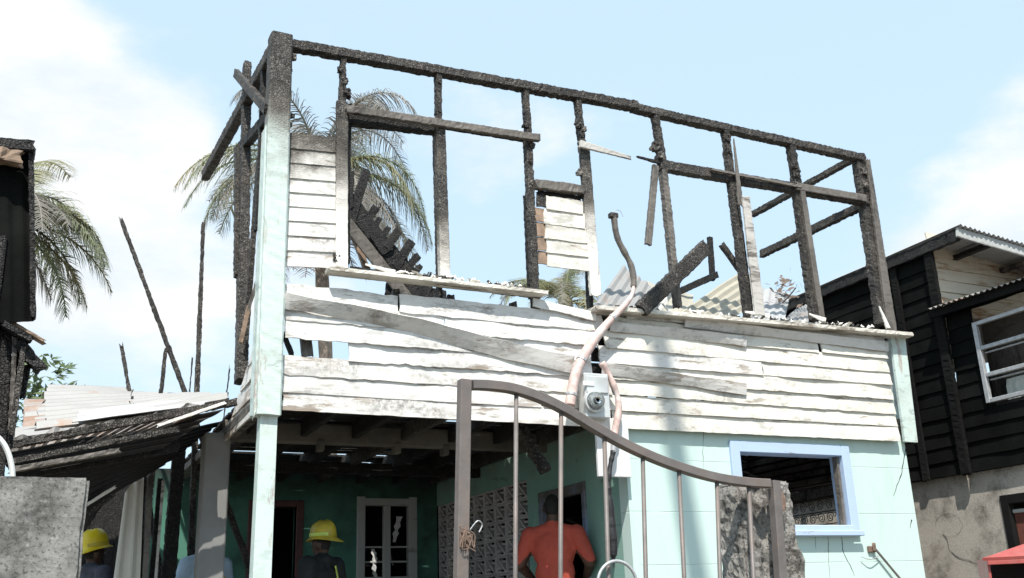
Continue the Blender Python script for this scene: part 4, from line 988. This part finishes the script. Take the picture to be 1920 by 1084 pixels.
# lower zinc eave over the window wall
ev0, ev1 = GX(1738, 581, XN - .22), GX(1925, 528, XN - .22)
dv = (ev1 - ev0); dv.z = 0; dv.normalize(); e1 = ev0 + dv * 3.2; e1.z = ev0.z - .05
sheet('lower_roof_sheet', ev0, e1, e1 + Vector((2.2, 0, .62)), ev0 + Vector((2.2, 0, .62)), ZINCB, RN, pitch=.076, amp=.012, rag=.005, warp=.01)
beam('eave_board', ev0 + Vector((.07, 0, -.05)), e1 + Vector((.07, 0, -.05)), .10, .03, BLKT, RN, nrm=Vector((1, 0, 0)))
# gable boards facing the street above the lower roof
for i in range(7):
    z0 = 4.42 + i * .15
    plank('gable_board', (XN + .02, yb - .02, z0), (14, yb - .02, z0), (14, yb, z0 + .16), (XN + .02, yb, z0 + .16), .02, (0, -1, 0), CREAM, RN, nu=24, nv=1, warp=.01, rag=(.01, 0, 0, 0), seed=i + 70)
# main roof: high side at the left, overhanging the street side
r0 = Vector((XN - .10, 7.62, zt + .02)); fall = -.10
sheet('roof_sheet', r0, r0 + Vector((4.6, 0, 4.6 * fall)), r0 + Vector((4.6, 7, 4.6 * fall)), r0 + Vector((0, 7, 0)), ZINCG, RN, ridge='v', pitch=.076, amp=.013, rag=.01, warp=.01)
beam('barge_board', r0 + Vector((.02, .06, -.07)), r0 + Vector((4.6, .06, 4.6 * fall - .07)), .12, .03, GRYP, RN)
beam('eave_beam', r0 + Vector((.05, .1, -.09)), r0 + Vector((.05, 6.9, -.09)), .14, .07, CHD, RN, nrm=Vector((1, 0, 0)), rough=.014)
for k in range(4):
    beam('rafter', r0 + Vector((.55 + k * .8, .1, -.09 + fall * (.55 + k * .8))), r0 + Vector((.55 + k * .8, .9, -.09 + fall * (.55 + k * .8))), .06, .09, CHG if k else CHD, RN, nrm=Vector((1, 0, 0)))
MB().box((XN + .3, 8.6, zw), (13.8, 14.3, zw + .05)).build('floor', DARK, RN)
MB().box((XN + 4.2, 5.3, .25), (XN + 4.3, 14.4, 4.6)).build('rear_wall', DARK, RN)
CON3D = m_simple('plaster_scar', (.22, .20, .175), .9, .3, 20)
# plaster scars on the base
cx, cz = GX(1778, 985, XN + .045).y, GX(1778, 985, XN + .045).z
ribbon('plaster_crack', [Vector((XN + .046, cx + .20 * math.cos(a), cz + .13 * math.sin(a))) for a in [i * .35 for i in range(17)]], .004, CON3D, RN, Vector((-1, 0, 0)))
ribbon('plaster_crack', [GX(x, y, XN + .046) for x, y in ((1768, 1000), (1776, 1012), (1780, 1030), (1795, 1044), (1820, 1052), (1845, 1062))], .012, CON1, RN, Vector((-1, 0, 0)))
# red sheet metal box at the lower right
_a = F(1849, 1046, 5.2)
RB = thing('red_metal_box', (_a.x, 5.2, .25), 'open red sheet metal box with sloping lid at lower right corner', 'box')
a = F(1849, 1046, 5.2); x1 = a.x + .62; z = a.z; yb2 = 5.2; bk = .5
MB().box((a.x, yb2, .27), (a.x + .015, yb2 + bk, z)).box((x1, yb2, .27), (x1 + .015, yb2 + bk, z)).box((a.x + .015, yb2 + bk, .27), (x1, yb2 + bk + .015, z)).box((a.x + .016, yb2 + .02, .27), (x1 - .001, yb2 + bk - .001, .29)).build('body', REDM, RB)
plank('lid', (a.x - .03, yb2 - .04, z), (x1 + .04, yb2 - .04, z), (x1 + .04, yb2 + bk * .5, z + .2), (a.x + .05, yb2 - .0, z + .02), .02, (0, -.3, 1), REDM, RB, nu=6, nv=4, warp=.002)
plank('lid', (x1 + .04, yb2 + bk + .05, z), (a.x + .1, yb2 + bk + .05, z), (a.x + .05, yb2 + .01, z + .02), (x1 + .04, yb2 + bk * .5 + .01, z + .2), .02, (0, .3, 1), REDM, RB, nu=6, nv=4, warp=.002)
MB().bx((a.x + .0, yb2 - .035, z - .05), (x1 + .02, yb2 - .012, z - .021), .003).build('lip', REDM, RB)
MB().box((a.x + .018, yb2 + .3, .3), (x1 - .003, yb2 + .31, z - .02)).build('shade_panel', DARK, RB)  # black sheet stands in for the shade inside the open box
RB.rotation_euler.z = R_(-42)

# ================================================================== PALMS AND BUSHES
def frond_geo(base, az, el, L, droop, hang, n=46, wl=.5, seed=0, sparse=0.0):
    mb = MB(); rnd = random.Random(seed); p = Vector(base); d = Vector((math.cos(az) * math.cos(el), math.sin(az) * math.cos(el), math.sin(el)))
    pts = [p.copy()]; ds = [d.copy()]; k = 26
    for i in range(k):
        d = (d + Vector((0, 0, -droop * (.5 + 1.3 * i / k) / k * 2))).normalized(); p = p + d * (L / k); pts.append(p.copy()); ds.append(d.copy())
    mb.tube(pts, [.028 * (1 - .85 * i / k) + .004 for i in range(k + 1)], 5)
    for i in range(n):
        t = .10 + .9 * i / n; f = t * k; a = min(k - 1, int(f)); q = pts[a].lerp(pts[a + 1], f - a); dd = ds[a]
        side = dd.cross(Vector((0, 0, 1)))
        if side.length < .05: side = Vector((1, 0, 0))
        side.normalize(); ll = wl * (math.sin(math.pi * min(1, t * .86 + .14)) ** .6 + .1) * rnd.uniform(.75, 1.1)
        for s in (-1, 1):
            if rnd.random() < sparse: continue
            v = (side * s * rnd.uniform(.7, 1) + dd * rnd.uniform(.35, .8) + Vector((0, 0, rnd.uniform(-.1, .25)))).normalized(); c = q.copy(); wd = rnd.uniform(.008, .014); ring_ = []
            m = 4
            for j in range(m + 1):
                w_ = wd * (1 - (j / m) ** 1.6) + .002; ring_ += [c + dd * w_, c - dd * w_]
                v = (v + Vector((0, 0, -hang * rnd.uniform(.5, 1.2) * (.25 + j * .2)))).normalized(); c = c + v * (ll / m)
            mb.add(ring_, [(2 * j, 2 * j + 1, 2 * j + 3, 2 * j + 2) for j in range(m)])
    return mb
def palm(top, H0, R0, specs, label, mats, trunk_r=.17, skirt=0, seed=0, wl=.5):
    top = Vector(top); T = thing('palm_tree', (top.x + .6, top.y + .3, 0), label, 'palm tree', 'palms behind the burnt house')
    pts = spline([(top.x + .6, top.y + .3, 0), (top.x + .45, top.y + .2, top.z * .4), (top.x + .1, top.y, top.z * .8), (top.x, top.y, top.z + .1)], 12)
    rs = [trunk_r * (1.5 - .6 * min(1, i / 8)) * (1 + .06 * (i % 2)) for i in range(len(pts))]
    MB().tube(pts, rs, 12).build('trunk', BARK, T)
    rnd = random.Random(seed)
    for (az, el, L, dr, hg, mi, sp) in specs:
        frond_geo(top + Vector((rnd.uniform(-.1, .1), rnd.uniform(-.1, .1), rnd.uniform(-.1, .15))), R_(az), R_(el), L * R0, dr, hg, seed=rnd.randint(0, 9999), sparse=sp, wl=wl, n=84).build('frond', mats[mi], T)
    for i in range(skirt):
        frond_geo(top + Vector((0, 0, -.2)), rnd.uniform(0, 6.28), R_(rnd.uniform(-70, -40)), R0 * rnd.uniform(.5, .75), .5, .3, seed=i + seed, wl=wl * .8, sparse=.2).build('dead_frond', LFB, T)
    return T
rp = random.Random(3)
def crown(n, els, L=(.85, 1.1), dr=(.9, 1.4), hg=(.35, .7), mi=(0, 1), sp=(.0, .3), az0=0):
    return [(az0 + i * 137.5 + rp.uniform(-12, 12), els[0] + (els[1] - els[0]) * ((i * .618) % 1), rp.uniform(*L), rp.uniform(*dr), rp.uniform(*hg), rp.choice(mi), rp.uniform(*sp)) for i in range(n)]
palm(F(600, 345, 22), 0, 3.95, crown(26, (-15, 80), hg=(.55, 1.0), mi=(0, 0, 0, 1, 2)) + [(az, el, L, dr, hg, mi, .05) for az, el, L, dr, hg, mi in ((20, 75, 1.1, 1.7, 1.0, 0), (-30, 80, 1.05, 1.7, 1.0, 0), (60, 74, 1.05, 1.6, .9, 1), (200, 78, 1.0, 1.7, 1.0, 0), (-70, 72, 1.0, 1.7, 1.0, 0), (0, 84, .9, 1.6, 1.0, 0), (100, 78, .95, 1.6, 1., 0), (5, 40, 1.0, 1.5, 1.0, 0), (-15, 28, .95, 1.3, .9, 1), (-35, 45, .9, 1.6, 1.0, 2), (10, 12, .9, 1.0, .8, 2), (-10, 55, 1.0, 1.8, 1., 1), (-25, 5, .8, 1.1, .8, 0))], 'tall singed palm behind the house, crown behind the left white panel', (LFD, LFG, LFY), skirt=9, seed=5, wl=.85)
palm(F(0, 408, 20), 0, 2.45, crown(18, (0, 75), dr=(.7, 1.1), hg=(.35, .7), mi=(0, 1, 1, 2), az0=40) + [(az, el, L, dr, .5, mi, .1) for az, el, L, dr, mi in ((0, 45, .9, 1.2, 1), (15, 25, 1.0, .9, 1), (-20, 8, 1.05, .8, 1), (5, -12, 1.0, .7, 2), (-30, -30, .9, .6, 1), (20, 60, .8, 1.3, 1), (-10, 33, .95, 1.0, 2), (10, -40, .8, .4, 0))], 'green palm at the left edge behind the blackened wall remnant', (LFD, LFG, LFY), skirt=4, seed=8, wl=.7)
palm(F(1060, 565, 32), 0, 3.3, crown(24, (0, 85), hg=(.3, .7), mi=(0, 1, 2, 2)), 'small yellowing palm seen between the middle studs', (LFD, LFG, LFY), skirt=3, seed=12, wl=.6, trunk_r=.3)
def bush(label, c, r, n, m, seed):
    rnd = random.Random(seed); T = thing('bush', (c[0], c[1], .25), label, 'bush')
    MB().tube([(c[0], c[1], .25), (c[0] + .1, c[1], c[2] * .6), (c[0], c[1], c[2])], [.06, .05, .02], 7).build('stem', BARK, T); mb = MB()
    for i in range(n):
        d = Vector((rnd.gauss(0, 1), rnd.gauss(0, 1), rnd.gauss(0, 1))).normalized() * r * rnd.random() ** .4; d.z *= .8
        if mn.noise(d * 2.2 / r) < -.12: continue
        p = Vector(c) + d; s = rnd.uniform(.05, .10); u = Vector((rnd.gauss(0, 1), rnd.gauss(0, 1), rnd.gauss(0, .6))).normalized() * s; v = u.orthogonal().normalized() * s * .4
        mb.add([p - u, p + v, p + u, p - v], [(0, 1, 2, 3)])
    mb.build('crown', m, T)
bush('leafy green bush behind the left zinc roof', F(70, 745, 15), .75, 900, BUSH, 2)
frT = thing('dry_palm_frond', F(200, 760, 13), 'dry curled frond tip above the left zinc roof', 'frond')
frond_geo(F(165, 745, 13), R_(-10), R_(40), .7, 1.4, .5, n=20, wl=.2, seed=4).build('leaf', LFB, frT)

# ================================================================== PEOPLE
_b = bmesh.new(); bmesh.ops.create_icosphere(_b, subdivisions=2, radius=1); _b.verts.index_update()
ICO_V = [tuple(v.co) for v in _b.verts]; ICO_F = [tuple(v.index for v in f.verts) for f in _b.faces]; _b.free()
def person(name, loc, heading, label, shirt, pant, pose=None, bald=False, sleeve_long=True, hgt=1.72, lean=0.0, bulk=1.0):
    """one continuous remeshed body; local +Y is forward"""
    PV = []; PF = []
    def ell(c, r):
        n = len(PV); c = Vector(c)
        PV.extend((c.x + v[0] * r[0], c.y + v[1] * r[1], c.z + v[2] * r[2]) for v in ICO_V); PF.extend((f[0] + n, f[1] + n, f[2] + n) for f in ICO_F)
    def chain(pts, fl=1.0):
        for (a, ra), (b, rb) in zip(pts[:-1], pts[1:]):
            a = Vector(a); b = Vector(b); n = max(2, int((b - a).length / (min(ra, rb) * .5)))
            for i in range(n + 1):
                t = i / n; r = ra + (rb - ra) * t; ell(a.lerp(b, t), (r, r * fl, r))
    ell((0, .005, 1.605), (.074, .094, .112)); ell((0, .035, 1.545), (.054, .064, .055)); ell((0, .10, 1.585), (.014, .022, .022)); ell((0, .083, 1.548), (.028, .016, .012)); ell((0, .085, 1.615), (.055, .02, .014))
    for s in (-1, 1): ell((s * .076, 0, 1.59), (.012, .024, .034))
    chain([((0, -.02, 1.38), .068), ((0, 0, 1.52), .056)])
    ell((0, 0, 1.24), (.175 * bulk, .115 * bulk, .20)); ell((0, .0, 1.04), (.158 * bulk, .115 * bulk, .18)); ell((0, 0, .92), (.17 * bulk, .12 * bulk, .13))
    if bulk > 1.15: chain([((-.045, -.035, 1.45), .05), ((0, -.055, 1.46), .05), ((.045, -.035, 1.45), .05)]); ell((0, -.01, 1.44), (.095, .085, .05))
    su = .045 if bulk > 1.15 else 0
    chain([((-.17, -.005, 1.365 + su), .072), ((0, -.01, 1.405 + su), .075), ((.17, -.005, 1.365 + su), .072)])
    arms = pose or {-1: ((-.27, -.03, 1.09), (-.25, .16, .90)), 1: ((.27, -.03, 1.09), (.25, .16, .90))}
    sl_ = .008 if sleeve_long else 0
    for s in (-1, 1):
        e, wv = Vector(arms[s][0]), Vector(arms[s][1])
        chain([((s * .19 * (bulk * .5 + .5), -.005, 1.36 + su), .074 * bulk), (e, .054 * bulk + sl_)]); chain([(e, .05 + sl_), (wv, .034 + sl_)])
        d = (wv - e).normalized(); h = wv + d * .06; ell(h, (.04, .03, .05))
        x = d.cross(Vector((s, 0, .3))).normalized()
        for k, ln_ in enumerate((.07, .08, .075, .06)):
            o = x * (k - 1.5) * .021; b = h + d * .03 + o; chain([(b, .0105), (b + d * ln_ * .55 + Vector((0, .008, 0)), .0095), (b + d * ln_ + Vector((0, .025, -.005)), .0085)])
        b = h - x * .03; chain([(b, .012), (b - x * .03 + d * .03 + Vector((0, .02, 0)), .010), (b - x * .03 + d * .06 + Vector((0, .03, 0)), .009)])
        chain([((s * .09, 0, .92), .105), ((s * .105, .015, .50), .072)]); chain([((s * .105, .015, .50), .07), ((s * .105, -.02, .10), .055)])
        ell((s * .11, .055, .045), (.048, .13, .045))
    me0 = bpy.data.meshes.new('tmp'); me0.from_pydata(PV, [], PF); t = bpy.data.objects.new('tmp', me0); COL.objects.link(t)
    md = t.modifiers.new('r', 'REMESH'); md.mode = 'VOXEL'; md.voxel_size = .0125
    s2 = t.modifiers.new('s', 'SMOOTH'); s2.iterations = 4; s2.factor = .5
    dg = bpy.context.evaluated_depsgraph_get(); me = bpy.data.meshes.new_from_object(t.evaluated_get(dg)); bpy.data.objects.remove(t); bpy.data.meshes.remove(me0)
    me.materials.clear()
    for m in (shirt, SKIN, HAIR, pant, DARK): me.materials.append(m)
    for p in me.polygons:
        c = p.center; p.use_smooth = True; i = 0
        if c.z > 1.455 + .02 * (c.y < 0) + su: i = 1
        if c.z > 1.50 + su:
            if c.z > 1.655 or (c.y < -.035 and c.z > 1.53) or (c.z > 1.60 and c.y < .0): i = 2
        if c.z < .93 and abs(c.x) < .2: i = 3
        if c.z < .085: i = 4
        for s in (-1, 1):
            e, wv = Vector(arms[s][0]), Vector(arms[s][1])
            lim = (wv - e).length * (1.0 if sleeve_long else -.15)
            if c.x * s > .19 and (c - e).dot((wv - e).normalized()) > lim and c.z < 1.3: i = 1
        p.material_index = i
    for v in me.vertices:
        if .95 < v.co.z < 1.42:
            f = N3(v.co, 11, 3) * .007 + N3(v.co, 24, 8) * .004; v.co += v.normal * f
        v.co *= hgt / 1.72
    T = thing(name, loc, label, 'person'); T.rotation_euler = (R_(lean), 0, R_(heading))
    o = bpy.data.objects.new('body', me); COL.objects.link(o); o.parent = T
    sc = hgt / 1.72
    for s in (-1, 1):
        e = MB().tube([(s * .032 * sc, .086 * sc, 1.607 * sc), (s * .032 * sc, .094 * sc, 1.607 * sc)], [.011, .006], 8).build('eye', EYE, None, True); WL[T.name + 'x'] = Vector()
        e.parent = T
    return T
def helmet(T, m, band, sc=1.0, tilt=0):
    n = 32; vs = []; fs = []; prof = [(0, .160), (.04, .157), (.077, .142), (.102, .114), (.114, .075), (.118, .03), (.120, 0), (.140, -.012), (.142, -.018), (.118, -.012)]
    for (r, h) in prof:
        for k in range(n):
            a = 2 * math.pi * k / n; x, y = math.cos(a), math.sin(a); rr = r; hh = h
            if r > .13: rr = r + (.045 if y < 0 else .012) * abs(y) ** 1.5; hh = h - (.03 if y < 0 else .008) * abs(y) ** 2
            if 0 < r < .115 and h > .02: hh += .010 * (abs(math.cos(a * 2)) ** 12) * (r > .02)
            vs.append(Vector((x * rr * .92, y * rr * 1.12, hh)))
    for i in range(len(prof) - 1):
        for k in range(n): fs.append((i * n + k, i * n + (k + 1) % n, (i + 1) * n + (k + 1) % n, (i + 1) * n + k))
    o = obj('helmet', vs, fs, m, None, True); c = WL[o.name].copy(); o.parent = T; o.location = Vector((0, -.01, 1.655)) * sc + c; o.rotation_euler = (R_(tilt), 0, 0)
    b = []; f = []
    for (h) in (.012, .042):
        for k in range(n + 1):
            a = -.9 + 1.8 * k / n + math.pi; rr = .1235 if h < .03 else .1215; b.append(Vector((math.cos(a) * rr * .92, math.sin(a) * rr * 1.12, h)))
    for k in range(n): f.append((k, k + 1, n + 2 + k, n + 1 + k))
    s = obj('tape', b, f, band, None); cb_ = WL[s.name].copy(); s.parent = o; s.location = cb_ - c
    s2 = s.copy(); COL.objects.link(s2); s2.parent = o; s2.rotation_euler.z = math.pi; s2.location = Vector((-cb_.x, -cb_.y, cb_.z)) - c
    return o
def at_depth(px, py, Dp): return CAM + ray(px, py) / FPX * Dp
# left firefighter, seen from behind the wall, looking left and away
p = at_depth(178, 1010, 9.2); T = person('person', (p.x, p.y, .25), -62, 'firefighter in navy tunic and bright yellow helmet at lower left', TUNIC, PANT, bulk=1.2)
helmet(T, HELM, HELM2, tilt=11)
MB().tube([(.09, .02, 1.63), (.085, .04, 1.56), (.03, .09, 1.50)], .006, 6).build('chin_strap', DARK, None).parent = T
# middle firefighter in the porch shade
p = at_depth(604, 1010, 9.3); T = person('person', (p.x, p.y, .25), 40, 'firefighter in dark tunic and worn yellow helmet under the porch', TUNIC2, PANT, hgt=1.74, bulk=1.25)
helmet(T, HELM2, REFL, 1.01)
cp = MB().bx((-.03, -.137, 1.30), (.03, -.128, 1.42), .003).build('collar_patch', REFL, None); cp.parent = T; cp.location = (.08, -.115, 1.36); cp.rotation_euler = (R_(-12), 0, R_(25))
# man in the red shirt, back to us, stooping into the doorway
p = at_depth(1038, 1010, 9.3); person('person', (p.x, p.y, .42), -38, 'man in orange red short sleeved shirt, back turned, at the doorway', SHIRT, PANT, sleeve_long=False, hgt=1.84, bulk=1.14,
    pose={-1: ((-.31, -.02, 1.13), (-.24, .20, 1.0)), 1: ((.31, -.02, 1.13), (.24, .20, 1.0))})
MB().bx((p.x - .5, p.y - .35, .3), (HXP - .03, p.y + .45, .42), .012).build('doorstep', SLAB, H)
# someone half hidden behind the concrete column
p = at_depth(389, 1010, 9.9); T = person('person', (p.x, p.y, .3), 200, 'person in pale blue and yellow half hidden by the concrete column', TSHIRT, PANT, sleeve_long=False, hgt=1.84)
cp = MB().bx((-.14, .115, 1.15), (.14, .145, 1.34), .01).build('vest', YEL, None); cp.parent = T

# utility pole on the street behind the viewer; its shadow stripes the siding and teal wall
def back(w): return w - trav * ((w.y + 1.2) / trav.y)
P1, P2 = back(F(1236, 640, 7.61)), back(F(1308, 1084, YW)); dr = (P1 - P2).normalized()
base = P2 - dr * (P2.z / dr.z); top = P1 + dr * .25
UP = thing('utility_pole', base, 'wooden utility pole standing beside the road behind the viewpoint', 'utility pole')
MB().tube([base, base.lerp(top, .5), top], [.15, .125, .11], 12).build('shaft', POLE, UP)
